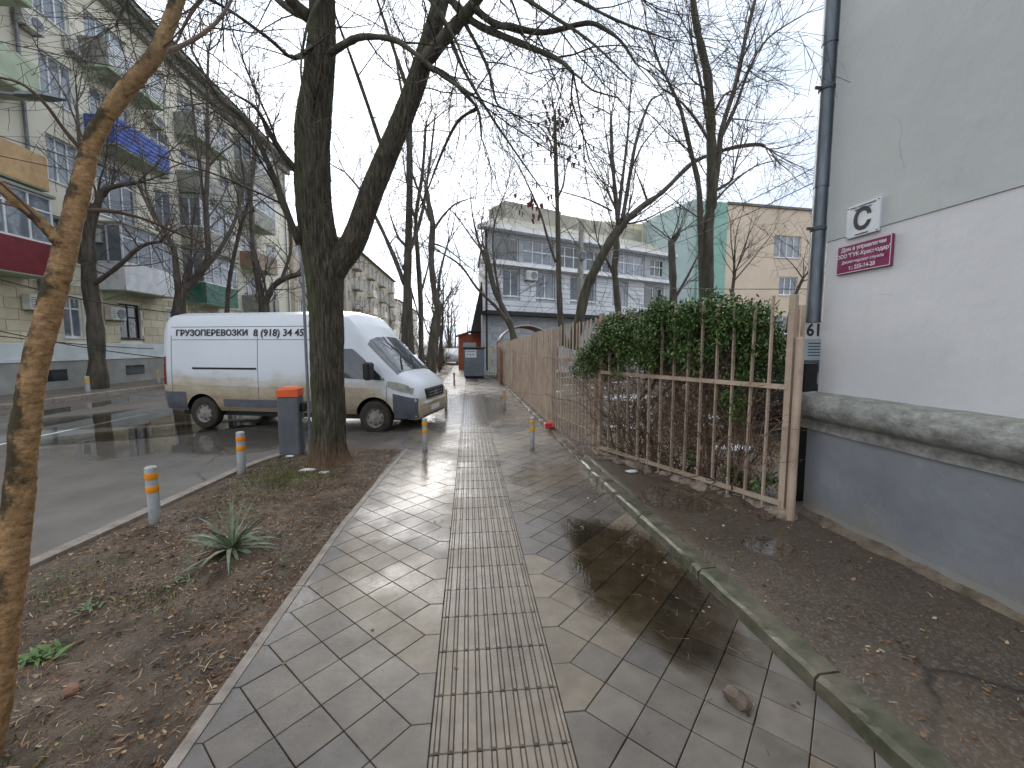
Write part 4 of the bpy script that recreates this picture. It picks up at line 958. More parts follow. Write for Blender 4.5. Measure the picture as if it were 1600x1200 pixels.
LIMBS = {
 'main': [
  ('trunk',[(-1.97,6.2,-0.07),(-1.98,6.21,0.33),(-1.98,6.22,1.15),(-1.96,6.22,2.04),(-1.97,6.23,2.65),(-2.02,6.24,3.03),(-2.07,6.25,3.5),(-2.08,6.25,4.0),(-2.05,6.26,4.59),(-1.96,6.27,5.24),(-1.9,6.28,5.81),(-1.88,6.28,6.37),(-1.88,6.29,7.14),(-1.89,6.3,8.2)],0.27,0.15),
  ('trunk',[(-1.96,6.2,2.3),(-1.82,6.24,2.74),(-1.58,6.29,3.14),(-1.29,6.33,3.89),(-0.97,6.38,4.65),(-0.72,6.42,5.28),(-0.5,6.47,5.95),(-0.34,6.51,6.53),(-0.15,6.56,7.29),(0.08,6.6,8.41)],0.19,0.1),
  ('limb',[(-0.6,6.35,5.54),(-0.33,6.24,5.77),(-0.07,6.13,5.99),(0.14,6.02,6.16),(0.43,5.91,6.56),(0.82,5.8,7.02)],0.105,0.05),
  ('limb',[(0.06,6.0,6.08),(0.34,5.89,5.81),(0.58,5.77,5.69),(0.97,5.66,5.58),(1.47,5.54,5.64),(1.67,5.43,5.51),(1.84,5.31,5.3),(1.98,5.2,5.0)],0.05,0.012),
  ('limb',[(-0.24,6.3,6.38),(0.1,6.08,5.93),(0.58,5.86,5.6),(0.92,5.64,5.34),(1.12,5.42,5.11),(1.23,5.2,4.85)],0.055,0.02),
  ('limb',[(-1.74,6.1,5.45),(-1.47,5.92,5.48),(-1.23,5.73,5.43),(-0.86,5.55,5.3),(-0.58,5.37,5.04),(-0.28,5.18,4.72),(0.07,5.0,4.42)],0.05,0.015),
  ('limb',[(-0.51,6.3,5.47),(-0.26,6.4,5.42),(0.01,6.5,5.23),(0.17,6.6,5.08),(0.21,6.7,4.77)],0.045,0.012),
  ('limb',[(0.14,6.6,5.12),(-0.14,6.75,5.0),(-0.39,6.9,4.6),(-0.6,7.05,4.17),(-0.83,7.2,3.73)],0.03,0.008),
  ('limb',[(-2.05,6.2,5.94),(-2.19,6.07,6.02),(-2.32,5.93,6.21),(-2.6,5.8,6.64)],0.08,0.05),
  ('limb',[(-2.02,6.2,5.9),(-2.48,6.5,6.29),(-2.83,6.8,6.77)],0.06,0.03),
  ('limb',[(-2.25,6.2,3.99),(-2.35,6.05,4.11),(-2.43,5.9,4.28),(-2.54,5.75,4.54),(-2.68,5.6,4.6)],0.05,0.01),
  ('limb',[(-2.23,6.1,3.02),(-2.38,5.96,3.56),(-2.49,5.82,4.01),(-2.63,5.68,4.35),(-2.86,5.54,4.55),(-3.03,5.4,4.94)],0.05,0.012),
  ('limb',[(-0.34,6.4,6.25),(-0.08,6.2,5.48),(0.26,6.0,4.81),(0.58,5.8,4.25),(0.97,5.6,3.63)],0.03,0.006),
  ('limb',[(-0.07,6.2,6.08),(0.26,5.97,5.35),(0.37,5.73,4.76),(0.47,5.5,4.56)],0.03,0.006),
  ('limb',[(-1.14,6.3,4.31),(-1.41,6.45,5.13),(-1.64,6.6,5.79),(-1.88,6.75,6.47),(-2.03,6.9,7.17)],0.03,0.008),
  ('limb',[(-0.79,6.4,5.14),(-1.07,6.6,6.0),(-1.27,6.8,6.64),(-1.47,7.0,7.3)],0.03,0.008),
  ('limb',[(-0.24,6.2,6.35),(0.42,5.8,6.17),(1.08,5.4,5.56),(1.43,5.0,5.03),(1.7,4.6,4.45)],0.035,0.006),
  ('limb',[(-1.9,6.2,5.68),(-2.14,5.95,5.27),(-2.34,5.7,5.32),(-2.7,5.45,5.46),(-3.01,5.2,5.45)],0.03,0.01),
  ('limb',[(0.1,6.0,6.11),(0.56,5.65,6.14),(1.13,5.3,5.77),(1.63,4.95,5.28),(2.07,4.6,4.88)],0.04,0.006),
  ('limb',[(-1.86,6.3,6.53),(-1.36,6.08,6.55),(-0.69,5.85,6.2),(-0.22,5.62,5.55),(0.01,5.4,4.92)],0.05,0.008),
  ('limb',[(-1.9,6.3,6.69),(-2.35,6.03,6.5),(-2.82,5.75,6.02),(-3.05,5.47,5.39),(-3.11,5.2,4.81)],0.05,0.008),
  ('limb',[(-1.83,6.1,6.15),(-1.93,5.83,5.58),(-1.94,5.57,4.9),(-1.79,5.3,4.34)],0.025,0.006),
  ('limb',[(-0.06,6.4,7.24),(0.6,6.0,7.03),(1.35,5.6,6.38),(1.86,5.2,5.82)],0.05,0.012),
  ('limb',[(-1.86,6.3,7.0),(-1.02,6.08,7.17),(-0.21,5.85,6.82),(0.4,5.63,6.18),(0.69,5.4,5.32)],0.05,0.008),
  ('limb',[(-1.89,6.3,7.22),(-2.54,6.03,7.06),(-3.15,5.75,6.48),(-3.55,5.48,5.75),(-3.66,5.2,5.02)],0.05,0.008),
 ],
 'near': [
  ('trunk',[(-1.92,1.72,-0.04),(-1.9,1.79,0.26),(-1.9,1.85,0.54),(-1.9,1.92,0.83),(-1.89,1.98,1.19),(-1.89,2.05,1.51),(-1.86,2.11,1.79),(-1.83,2.18,2.07),(-1.83,2.24,2.24),(-1.82,2.31,2.47),(-1.8,2.37,2.69),(-1.7,2.44,2.94),(-1.59,2.5,3.15),(-1.54,2.57,3.38),(-1.49,2.63,3.65),(-1.42,2.7,4.0)],0.054,0.029),
  ('limb',[(-1.81,2.18,2.1),(-1.83,2.15,2.16),(-1.88,2.13,2.24),(-1.93,2.1,2.3),(-1.97,2.08,2.36),(-2.06,2.05,2.46)],0.024,0.018),
  ('limb',[(-1.59,2.5,3.16),(-1.61,2.73,3.34),(-1.58,2.95,3.57),(-1.57,3.17,3.84),(-1.59,3.4,4.17)],0.016,0.008),
  ('limb',[(-1.81,2.26,2.31),(-1.79,2.44,2.36),(-1.76,2.63,2.37),(-1.68,2.81,2.33),(-1.6,3.0,2.32)],0.012,0.003),
  ('limb',[(-1.83,2.34,2.6),(-1.86,2.28,2.68),(-1.88,2.22,2.76),(-1.92,2.16,2.81),(-1.99,2.1,2.8)],0.01,0.004),
 ],
 'lt1': [
  ('trunk',[(-14.38,18.1,-0.1),(-14.3,18.1,1.19),(-14.27,18.1,2.66),(-14.33,18.1,3.87),(-14.3,18.1,5.06),(-14.16,18.1,6.24),(-13.89,18.1,6.95)],0.288,0.176),
  ('limb',[(-13.91,18.1,6.72),(-13.48,17.9,7.36),(-12.77,17.7,7.54),(-11.97,17.5,7.61)],0.132,0.06),
  ('limb',[(-14.23,18.1,3.99),(-13.13,17.73,4.54),(-11.93,17.37,5.3),(-11.03,17.0,5.4)],0.096,0.048),
  ('limb',[(-14.18,18.1,6.01),(-14.22,18.07,7.39),(-14.22,18.03,8.97),(-14.17,18.0,10.53)],0.12,0.036),
  ('limb',[(-11.97,17.5,7.61),(-11.54,17.4,6.58),(-11.11,17.3,5.61),(-10.76,17.2,4.95)],0.054,0.018),
 ],
 'lt2': [
  ('trunk',[(-12.66,20.0,0.02),(-12.53,20.0,1.69),(-12.39,20.0,3.33),(-12.24,20.0,4.15)],0.306,0.224),
  ('limb',[(-12.36,20.0,3.87),(-12.35,19.9,4.93),(-12.32,19.8,5.71),(-12.47,19.7,6.21),(-12.88,19.6,7.2),(-13.05,19.5,7.92)],0.15,0.048),
  ('limb',[(-12.2,20.0,4.01),(-11.57,20.05,4.7),(-11.16,20.1,5.53),(-11.15,20.15,7.42),(-10.98,20.2,9.55),(-10.88,20.25,12.16),(-10.75,20.3,13.97)],0.156,0.042),
  ('limb',[(-11.4,20.0,4.83),(-10.79,20.15,5.68),(-10.14,20.3,6.95),(-9.75,20.45,8.36),(-9.44,20.6,9.51)],0.108,0.036),
  ('limb',[(-12.0,20.0,4.28),(-11.85,20.1,5.52),(-11.79,20.2,6.61)],0.084,0.03),
  ('limb',[(-11.19,20.2,7.16),(-11.29,20.13,9.25),(-11.39,20.07,11.78),(-11.48,20.0,13.73)],0.072,0.024),
  ('limb',[(-11.02,20.3,9.32),(-10.5,20.3,9.87),(-9.96,20.3,10.29),(-9.41,20.3,10.84)],0.048,0.018),
 ],
 'lt3': [
  ('trunk',[(-10.41,23.0,-0.27),(-10.31,23.0,1.69),(-10.26,23.0,3.29),(-10.26,23.0,4.09)],0.306,0.24),
  ('limb',[(-10.25,23.0,3.61),(-9.69,22.67,4.53),(-8.93,22.33,4.96),(-8.05,22.0,5.13)],0.156,0.12),
  ('limb',[(-10.32,23.0,3.93),(-10.55,23.0,5.51),(-10.64,23.0,6.75),(-10.63,23.0,8.6),(-10.39,23.0,11.02)],0.168,0.06),
  ('limb',[(-12.51,23.5,1.03),(-12.23,23.42,3.63),(-11.95,23.33,5.22),(-11.33,23.25,7.42),(-10.68,23.17,9.26),(-10.29,23.08,11.36),(-10.01,23.0,13.42)],0.132,0.036),
  ('limb',[(-9.19,22.6,4.93),(-8.66,22.6,6.7),(-9.0,22.6,9.12),(-9.48,22.6,11.48),(-9.98,22.6,13.2)],0.09,0.03),
  ('limb',[(-10.53,23.0,8.29),(-11.01,23.2,10.18),(-11.23,23.4,12.37)],0.078,0.024),
 ],
 'lt4': [
  ('trunk',[(-17.74,26.0,-0.47),(-17.56,26.0,3.11),(-17.41,26.0,6.6),(-17.19,26.0,9.34),(-16.9,26.0,11.69)],0.225,0.128),
  ('limb',[(-17.21,26.0,9.0),(-17.52,26.0,11.0),(-17.58,26.0,13.31),(-17.6,26.0,15.26)],0.078,0.024),
  ('limb',[(-16.92,26.0,11.36),(-16.28,26.0,13.7),(-15.9,26.0,16.0),(-15.68,26.0,17.94)],0.078,0.024),
 ],
 'st1': [
  ('trunk',[(-2.72,18.3,-0.08),(-2.62,18.3,1.69),(-2.52,18.3,4.05),(-2.43,18.3,5.85),(-2.34,18.3,7.88),(-2.3,18.3,9.86),(-2.22,18.3,12.28)],0.2,0.1),
  ('limb',[(-2.62,18.3,4.18),(-3.0,18.12,5.3),(-3.56,17.95,6.61),(-4.11,17.78,7.64),(-4.64,17.6,8.27)],0.1,0.03),
  ('limb',[(-2.49,18.3,5.34),(-2.26,18.38,5.88),(-1.86,18.45,7.18),(-1.52,18.53,9.25),(-1.29,18.6,11.04)],0.1,0.03),
  ('limb',[(-2.49,18.3,5.73),(-2.84,18.3,6.1),(-3.17,18.3,7.1)],0.08,0.02),
  ('limb',[(-2.26,18.3,10.35),(-2.6,18.15,11.94),(-2.85,18.0,13.7)],0.08,0.02),
  ('limb',[(-2.24,18.3,11.32),(-1.86,18.35,13.05),(-1.59,18.4,14.76)],0.08,0.02),
 ],
 'st2': [
  ('trunk',[(-2.69,21.5,-0.27),(-2.76,21.5,1.06),(-2.81,21.5,2.93),(-2.81,21.5,4.47)],0.12,0.09),
  ('limb',[(-2.81,21.5,4.47),(-2.55,21.5,3.55),(-2.41,21.5,2.93)],0.05,0.03),
 ],
 'st3': [
  ('trunk',[(-2.14,19.1,-0.05),(-2.08,19.1,1.69),(-2.07,19.1,3.62),(-2.15,19.1,5.51),(-2.2,19.1,7.11),(-1.89,19.1,8.95),(-1.73,19.1,10.76)],0.13,0.06),
  ('limb',[(-2.17,19.1,6.84),(-2.44,19.05,7.87),(-2.66,19.0,9.39)],0.06,0.02),
  ('limb',[(-2.07,19.1,3.89),(-1.75,19.1,4.98),(-1.54,19.1,6.06)],0.05,0.02),
 ],
 'st4': [
  ('trunk',[(-1.62,17.4,-0.03),(-1.48,17.4,0.92),(-1.31,17.4,2.19),(-1.2,17.4,2.95),(-1.36,17.4,3.95),(-1.44,17.4,5.18),(-1.37,17.4,6.4),(-1.5,17.4,7.12),(-1.61,17.4,7.83)],0.16,0.09),
  ('limb',[(-1.42,17.4,6.03),(-1.01,17.27,6.61),(-0.51,17.13,7.07),(0.1,17.0,7.28)],0.06,0.02),
  ('limb',[(-1.46,17.4,6.52),(-1.86,17.4,7.59),(-2.2,17.4,8.52)],0.06,0.02),
  ('limb',[(-1.38,17.4,5.67),(-0.77,16.95,5.34),(-0.04,16.5,4.67)],0.04,0.015),
 ],
 'rt1': [
  ('trunk',[(5.26,9.0,0.98),(5.19,9.0,2.52),(5.14,9.0,3.34),(5.13,9.0,4.28),(5.18,9.0,4.81),(5.14,9.0,5.73),(5.08,9.0,6.5),(4.99,9.0,7.25),(4.81,9.0,7.86),(4.65,9.0,8.47),(4.55,9.0,9.19)],0.141,0.056),
  ('limb',[(5.19,9.0,4.68),(5.32,9.05,5.63),(5.41,9.1,6.3),(5.71,9.15,7.25),(5.91,9.2,8.19),(6.12,9.25,9.01),(6.27,9.3,9.56)],0.074,0.024),
  ('limb',[(5.39,9.1,6.11),(5.75,9.18,6.81),(6.05,9.25,7.59),(6.51,9.32,8.32),(7.43,9.4,8.95)],0.044,0.012),
  ('limb',[(5.13,9.1,2.53),(5.02,9.03,3.61),(4.92,8.96,4.4),(4.82,8.89,5.02),(4.59,8.81,5.63),(4.37,8.74,6.21),(4.21,8.67,6.53),(3.9,8.6,6.95)],0.081,0.024),
  ('limb',[(5.11,9.0,5.92),(4.76,8.93,6.32),(4.37,8.85,6.63),(4.05,8.77,6.76),(3.82,8.7,6.83)],0.037,0.01),
  ('limb',[(5.0,9.0,6.43),(4.84,9.0,7.12),(4.6,9.0,7.97),(4.51,9.0,8.46)],0.037,0.012),
  ('limb',[(5.23,9.0,4.95),(5.57,9.0,5.16),(5.64,9.0,5.29)],0.037,0.024),
  ('limb',[(5.14,9.0,5.73),(5.74,9.1,5.95),(6.39,9.2,6.07),(6.63,9.3,5.92)],0.03,0.01),
  ('limb',[(5.09,9.0,6.37),(5.35,9.0,6.89),(5.62,9.0,7.03),(5.69,9.0,7.1)],0.03,0.016),
  ('limb',[(5.19,9.0,4.68),(5.7,9.2,5.17),(6.41,9.4,5.68),(7.16,9.6,5.93)],0.03,0.008),
  ('limb',[(5.03,9.0,7.0),(4.6,8.8,7.01),(4.29,8.6,7.09)],0.022,0.008),
 ],
 'rt2': [
  ('trunk',[(2.9,12.0,1.59),(3.11,12.0,2.41),(3.28,12.0,3.21),(3.55,12.0,3.83),(3.99,12.0,4.63),(4.35,12.0,5.08)],0.148,0.12),
  ('limb',[(4.26,12.0,5.04),(4.78,11.93,5.5),(5.38,11.86,5.93),(5.97,11.79,6.52),(6.29,11.71,6.76),(6.98,11.64,7.01),(7.86,11.57,7.16),(8.19,11.5,7.05)],0.089,0.024),
  ('limb',[(4.19,12.0,5.07),(4.1,12.0,5.76),(3.98,12.0,6.79),(3.93,12.0,7.62),(3.92,12.0,7.96)],0.074,0.032),
  ('limb',[(4.3,12.0,5.16),(4.41,12.04,5.79),(4.61,12.08,7.02),(4.79,12.12,7.72),(5.07,12.16,8.44),(5.32,12.2,8.64)],0.067,0.02),
  ('limb',[(4.14,12.0,5.42),(3.87,12.0,5.93)],0.037,0.032),
  ('limb',[(5.02,12.0,5.71),(4.84,12.0,6.13),(4.69,12.0,6.44)],0.037,0.012),
  ('limb',[(4.5,12.0,6.47),(4.89,12.1,7.29),(5.47,12.2,7.97)],0.03,0.01),
  ('limb',[(4.01,12.0,5.42),(3.3,11.87,5.66),(2.55,11.73,5.79),(2.01,11.6,5.89)],0.026,0.008),
  ('limb',[(3.99,12.0,6.45),(3.85,12.0,7.12),(3.75,12.0,7.62)],0.03,0.01),
 ],
 'rt3': [
  ('trunk',[(4.8,13.5,1.68),(4.8,13.5,2.5),(4.69,13.5,3.51),(4.62,13.5,4.11),(4.67,13.5,4.71),(4.64,13.5,5.1)],0.111,0.104),
  ('limb',[(4.62,13.5,3.91),(4.26,13.4,4.48),(4.02,13.3,4.85)],0.052,0.024),
  ('limb',[(4.64,13.5,5.01),(4.81,13.6,6.51),(5.01,13.7,8.11),(5.12,13.8,9.5)],0.074,0.024),
 ],
 'rt4': [
  ('trunk',[(3.1,14.0,1.68),(3.0,14.0,2.52),(2.93,14.0,3.76),(2.9,14.0,4.98),(2.84,14.0,6.58),(2.78,14.0,7.95),(2.75,14.0,9.01)],0.111,0.048),
  ('limb',[(2.82,14.0,4.37),(2.52,13.9,5.15),(2.29,13.8,5.81),(1.87,13.7,6.64),(1.46,13.6,7.34)],0.044,0.016),
  ('limb',[(2.86,14.0,6.38),(3.04,14.0,6.78),(3.1,14.0,7.18)],0.037,0.024),
  ('limb',[(2.79,14.0,7.75),(2.39,13.85,8.34),(1.96,13.7,8.53)],0.03,0.01),
 ],
 'rt5': [
  ('trunk',[(1.74,16.0,1.57),(1.55,16.0,2.4),(1.24,16.0,3.1),(0.94,16.0,3.79),(0.77,16.0,4.48),(0.61,16.0,5.17)],0.126,0.088),
  ('limb',[(1.55,16.0,2.4),(1.11,15.8,2.96),(0.75,15.6,3.29),(0.29,15.4,3.71),(-0.26,15.2,4.43),(-0.9,15.0,4.81)],0.074,0.024),
  ('limb',[(0.77,16.0,4.37),(0.43,16.0,5.27),(0.2,16.0,6.17),(0.1,16.0,6.95)],0.059,0.016),
  ('limb',[(1.24,16.0,3.1),(1.01,16.07,4.27),(0.9,16.15,5.43),(1.03,16.23,6.37),(1.39,16.3,7.32)],0.052,0.016),
  ('limb',[(0.66,16.0,4.94),(0.2,15.9,5.47),(-0.36,15.8,6.21),(-0.69,15.7,6.5)],0.037,0.012),
 ],
 'rt6': [
  ('trunk',[(5.16,10.5,2.01),(5.13,10.5,2.97),(5.07,10.5,3.76),(5.03,10.5,4.3)],0.096,0.08),
  ('limb',[(5.05,10.5,4.22),(5.21,10.5,4.46)],0.067,0.056),
  ('limb',[(5.14,10.5,2.81),(5.45,10.4,3.43),(5.7,10.3,4.04)],0.044,0.016),
 ],
 'rt7': [
  ('trunk',[(5.09,8.0,1.93),(5.09,8.0,2.43),(5.12,8.0,2.92),(5.14,8.0,3.1)],0.037,0.028),
  ('limb',[(5.13,8.0,3.04),(5.4,8.1,3.68),(5.64,8.2,4.14)],0.015,0.005),
  ('limb',[(5.11,8.0,3.04),(5.13,8.0,3.77),(5.24,8.0,4.25)],0.015,0.005),
  ('limb',[(5.12,8.0,2.92),(5.61,8.1,3.44),(6.06,8.2,3.96)],0.015,0.004),
 ],
 'rt8': [
  ('trunk',[(5.51,7.0,1.9),(5.56,7.0,2.34),(5.65,7.0,2.62),(5.75,7.0,2.84)],0.03,0.024),
  ('limb',[(5.75,7.0,2.83),(5.89,7.0,3.06),(5.92,7.0,3.33)],0.015,0.005),
  ('limb',[(5.75,7.0,2.83),(5.56,7.0,3.05),(5.37,7.0,3.21)],0.011,0.004),
  ('limb',[(5.72,7.0,2.78),(5.99,7.0,2.87)],0.011,0.005),
 ],
}
# ================================================================ TREES
def m_bark(name, c, c2, moss, mossamt, stretch=(9, 9, 1.1), base=None, bdist=.02, bs=.9, side=(-1, .1, 0)):
    t = NT(name); pos = t.coord('Position'); v = t.coord('Position', stretch)
    f = t.noise(v, 1.6, 7, .68, .3); a = t.ramp(f, [(.32, lin(c2)), (.5, lin(tuple((x + y) / 2 for x, y in zip(c, c2)))), (.68, lin(c))])
    a = t.mix(t.mr(t.noise(pos, 2.3, 5, .6), .5, .7, 0, .4), a, lin(tuple(x * .8 for x in c)))
    if mossamt:
        dt = t.n('VectorMath', operation='DOT_PRODUCT'); t.l(t.n('NewGeometry').outputs['Normal'], dt.inputs[0]); dt.inputs[1].default_value = side
        g = t.math('ADD', t.math('MULTIPLY', dt.outputs['Value'], .35), t.math('SUBTRACT', t.noise(pos, 3.2, 6, .65), .5))
        a = t.mix(t.mr(g, .02, .32, 0, mossamt), a, lin(moss))
    if base:
        z = sep(t, pos)[2]; a = t.mix(t.mr(t.math('ADD', z, t.math('MULTIPLY', t.noise(pos, 6, 4), .5)), .35, .72, .6, 0), a, lin(base))
    h = t.math('ADD', f, t.math('MULTIPLY', t.noise(v, 6, 5, .7), .4))
    return t.done(a, t.mr(f, .3, .7, .9, .65), t.bump(h, bs, bdist), 0, .3)
M_BK1 = m_bark('furrowed_bark', (112, 104, 88), (36, 33, 28), (74, 84, 50), .7, (24, 24, 2.6), base=(112, 84, 62), bdist=.03)
def m_flaky():
    t = NT('flaky_orange_bark'); pos = t.coord('Position'); v = t.coord('Position', (1, 1, 1.7))
    f = t.noise(v, 26, 8, .75); a = t.ramp(f, [(.30, lin((88, 66, 48))), (.44, lin((140, 110, 78))), (.58, lin((168, 134, 96))), (.74, lin((194, 166, 128)))])
    fine = t.noise(v, 120, 4, .7); a = t.mix(t.mr(fine, .54, .68, 0, .5), a, lin((104, 76, 52)))
    z = sep(t, pos)[2]; a = t.mix(t.mr(z, 2.6, 3.6, 0, .55), a, lin((132, 116, 88)))
    dt = t.n('VectorMath', operation='DOT_PRODUCT'); t.l(t.n('NewGeometry').outputs['Normal'], dt.inputs[0]); dt.inputs[1].default_value = (-.8, -.5, 0)
    g = t.math('ADD', t.math('MULTIPLY', dt.outputs['Value'], .16), t.math('SUBTRACT', t.noise(pos, 5.5, 7, .7), .5)); a = t.mix(t.mr(g, .02, .13, 0, .92), a, lin((56, 52, 38)))
    p2 = t.noise(t.coord('Position', (1, 1, 3.5)), 9, 5, .7); a = t.mix(t.mr(p2, .62, .68, 0, .7), a, lin((70, 44, 30)))
    h = t.math('ADD', f, t.math('MULTIPLY', fine, .5)); return t.done(a, .85, t.bump(h, 1.0, .006), 0, .25)
M_BK2 = m_flaky()
M_BK3 = m_bark('dark_bark', (98, 92, 81), (56, 52, 45), (66, 74, 48), .4, (5, 5, 1))
M_BK4 = m_bark('grey_bark', (104, 98, 88), (64, 59, 52), (84, 88, 66), .3, (5, 5, 1))
M_TWIG = simple('twig_bark', (98, 90, 83), (70, 63, 58), .8, 3, space='Position')
M_TWIGB = simple('brown_twig', (112, 92, 76), (82, 66, 54), .8, 3, space='Position')

def hero(pts, rads, n, amp, mode, flare=0, step=.035):
    P_, Rr = catmull(pts, 12, rads); Q = [P_[0]]; q = [Rr[0]]; acc = 0
    for i in range(1, len(P_)):
        acc += (P_[i] - P_[i - 1]).length
        if acc >= step: Q.append(P_[i]); q.append(Rr[i]); acc = 0
    # resample evenly
    P2 = [P_[0]]; R2 = [Rr[0]]
    for i in range(1, len(P_)):
        seg = (P_[i] - P_[i - 1]).length; k = max(1, int(seg / step))
        for j in range(1, k + 1): P2.append(P_[i - 1].lerp(P_[i], j / k)); R2.append(Rr[i - 1] + (Rr[i] - Rr[i - 1]) * j / k)
    m = MB(); a = None; prev = None; s = 0
    for i, p in enumerate(P2):
        t = (P2[min(i + 1, len(P2) - 1)] - P2[max(i - 1, 0)]).normalized()
        if a is None: a = t.orthogonal().normalized()
        a = (a - t * a.dot(t)).normalized(); b = t.cross(a)
        if prev is not None: s += (p - prev).length
        prev = p; r = R2[i]
        for k in range(n):
            an = 2 * pi * k / n; c_, s_ = cos(an), sin(an); rr = r
            if flare: rr *= 1 + flare * math.exp(-max(s - .05, 0) / .14) * (1 + .45 * sin(an * 5 + 1.3) + .3 * sin(an * 3))
            if mode == 'furrow':
                v = noise.noise(Vector((c_ * r * 46, s_ * r * 46, s * 2.6))); v2 = noise.noise(Vector((c_ * r * 90, s_ * r * 90, s * 7)))
                rr += amp * (.5 - abs(v) * 2) + amp * .4 * v2
                rr += r * .07 * noise.noise(Vector((c_ * 1.2, s_ * 1.2, s * 1.5)))
            else:
                v = noise.noise(Vector((c_ * r * 16, s_ * r * 16, s * 9))); v2 = noise.noise(Vector((c_ * 1.1, s_ * 1.1, s * 4.0)))
                rr += amp * v + r * .07 * v2 + .004 * noise.noise(Vector((c_ * r * 60, s_ * r * 60, s * 40)))
            d = a * c_ + b * s_; m.v.append((p.x + d.x * rr, p.y + d.y * rr, p.z + d.z * rr))
    L_ = len(P2)
    for i in range(L_ - 1):
        for k in range(n):
            k2 = (k + 1) % n; m.f.append((i * n + k, i * n + k2, (i + 1) * n + k2, (i + 1) * n + k)); m.m.append(0)
    return m
def rnd_perp(d, rng):
    a = d.orthogonal().normalized(); b = d.cross(a); t = rng.uniform(0, 2 * pi); return a * cos(t) + b * sin(t)
OFFV = Vector((0, 0, 0))
def grow(m, p, d, L_, r, lev, g, o):
    seg = o.get('seg', .22); k = max(2, min(7, int(L_ / seg))); st = L_ / k; pts = [p]; ds = []; rm = o['rmin']
    for i in range(k):
        d = (d + Vector((g.gauss(0, 1), g.gauss(0, 1), g.gauss(0, 1))) * o.get('wig', .13) + Vector((0, 0, o.get('up', .06)))).normalized(); q_ = p + d * st
        if q_.x + OFFV.x > 3.05 and q_.y + OFFV.y < 4.1: break
        p = q_; pts.append(p); ds.append(d)
    k = len(ds)
    if k < 2: return
    r = max(min(r, L_ * o.get('slim', .013)), rm); rads = [max(rm * .8, r * (1 - .68 * i / k)) for i in range(k + 1)]
    m.tube(pts, rads, 5 if r > .025 else 3, 0, False)
    if lev <= 0: return
    cnt = L_ * o['dens'][min(lev, len(o['dens']) - 1)]; cnt = int(cnt) + (g.random() < cnt % 1)
    for _ in range(cnt):
        t = g.uniform(.12, 1.0); i = min(k - 1, int(t * k)); q = pts[i].lerp(pts[i + 1], t * k - i)
        ang = radians(g.uniform(24, 62)); dd = (ds[i] * cos(ang) + rnd_perp(ds[i], g) * sin(ang)).normalized()
        grow(m, q, dd, L_ * g.uniform(.32, .62) * (1.08 - .45 * t), rads[i] * .62, lev - 1, g, o)
def along(m, pts, rads, dens, Lr, lev, g, o, t0=.1, bias=None):
    for i in range(len(pts) - 1):
        seg = pts[i + 1] - pts[i]; fr = i / (len(pts) - 1)
        if fr < t0: continue
        c = seg.length * dens * (.6 + .8 * fr); c = int(c) + (g.random() < c % 1)
        for _ in range(c):
            q = pts[i] + seg * g.random(); d = seg.normalized(); ang = radians(g.uniform(30, 75))
            dd = d * cos(ang) + rnd_perp(d, g) * sin(ang)
            if bias: dd = dd + Vector(bias)
            if o.get('flat'): dd.y *= o['flat']
            grow(m, q, dd.normalized(), g.uniform(*Lr), max(o['rmin'], rads[i] * .42), lev, g, o)
def tree(name, label, key, bark, o, group=None, heroes=None, seed=1):
    g = random.Random(seed); T_ = thing(name, label, 'tree', (0, 0, 0), 0, group); tr = MB(); cr = MB()
    base = LIMBS[key][0][1][0]; T_.location = (base[0], base[1], 0); off = Vector((base[0], base[1], 0)); OFFV.xyz = off
    for j, (kind, pts, r0, r1) in enumerate(LIMBS[key]):
        pts = [Vector(p) - off for p in pts]; n_ = len(pts); rl = [r0 + (r1 - r0) * i / (n_ - 1) for i in range(n_)]
        if heroes and j in heroes:
            h = heroes[j]; rl = h.get('r', rl); mm = hero(pts, rl, h['n'], h['amp'], h['mode'], h.get('flare', 0), h.get('step', .035)); tr.add(mm.v, mm.f); P_, Q_ = catmull(pts, 4, rl)
        else:
            if j == 0 and not heroes: rl = [r0 * 1.25, ] + rl[1:]
            P_, Q_ = catmull(pts, 4, rl); Q_ = [q * (1 + .12 * g.gauss(0, .6)) for q in Q_]
            (tr if kind == 'trunk' else cr).tube(P_, Q_, 14 if kind == 'trunk' else 8)
        along(cr, P_, Q_, o['d1'] * (o.get('trunkd', .5) if kind == 'trunk' else 1), o['L'] if kind != 'trunk' else (o['L'][0] * .7, o['L'][1] * .8), o['lev'], g, o, o.get('t0t', .45) if kind == 'trunk' else .1, o.get('bias'))
        tip = (P_[-1] - P_[-2]).normalized()
        for _ in range(o.get('tips', 3)):
            grow(cr, P_[-1], (tip + Vector((g.gauss(0, .35), g.gauss(0, .35), g.gauss(0, .3)))).normalized(), o['L'][1] * g.uniform(.7, 1.2), Q_[-1] * .7, o['lev'], g, o)
    tr.build('trunk', bark, T_, smooth=True)
    cr.build('crown', [o.get('cm', bark)], T_, smooth=True)
    return T_
tree('lime_tree', 'large forked street tree with furrowed mossy bark in the bed before the van', 'main', M_BK1,
     dict(d1=3.7, L=(.5, 1.6), lev=2, dens=(0, 5.0, 5.2), rmin=.0026, seg=.2, wig=.14, up=.0, t0t=.5, trunkd=.45, tips=3, cm=M_BK3),
     heroes={0: dict(n=120, amp=.016, mode='furrow', flare=.42, step=.03, r=[.25, .225, .218, .22, .24, .235, .225, .22, .215, .185, .165, .15, .14, .11]), 1: dict(n=80, amp=.010, mode='furrow', step=.04, r=[.11, .165, .165, .15, .14, .132, .12, .11, .10, .08])}, seed=5)
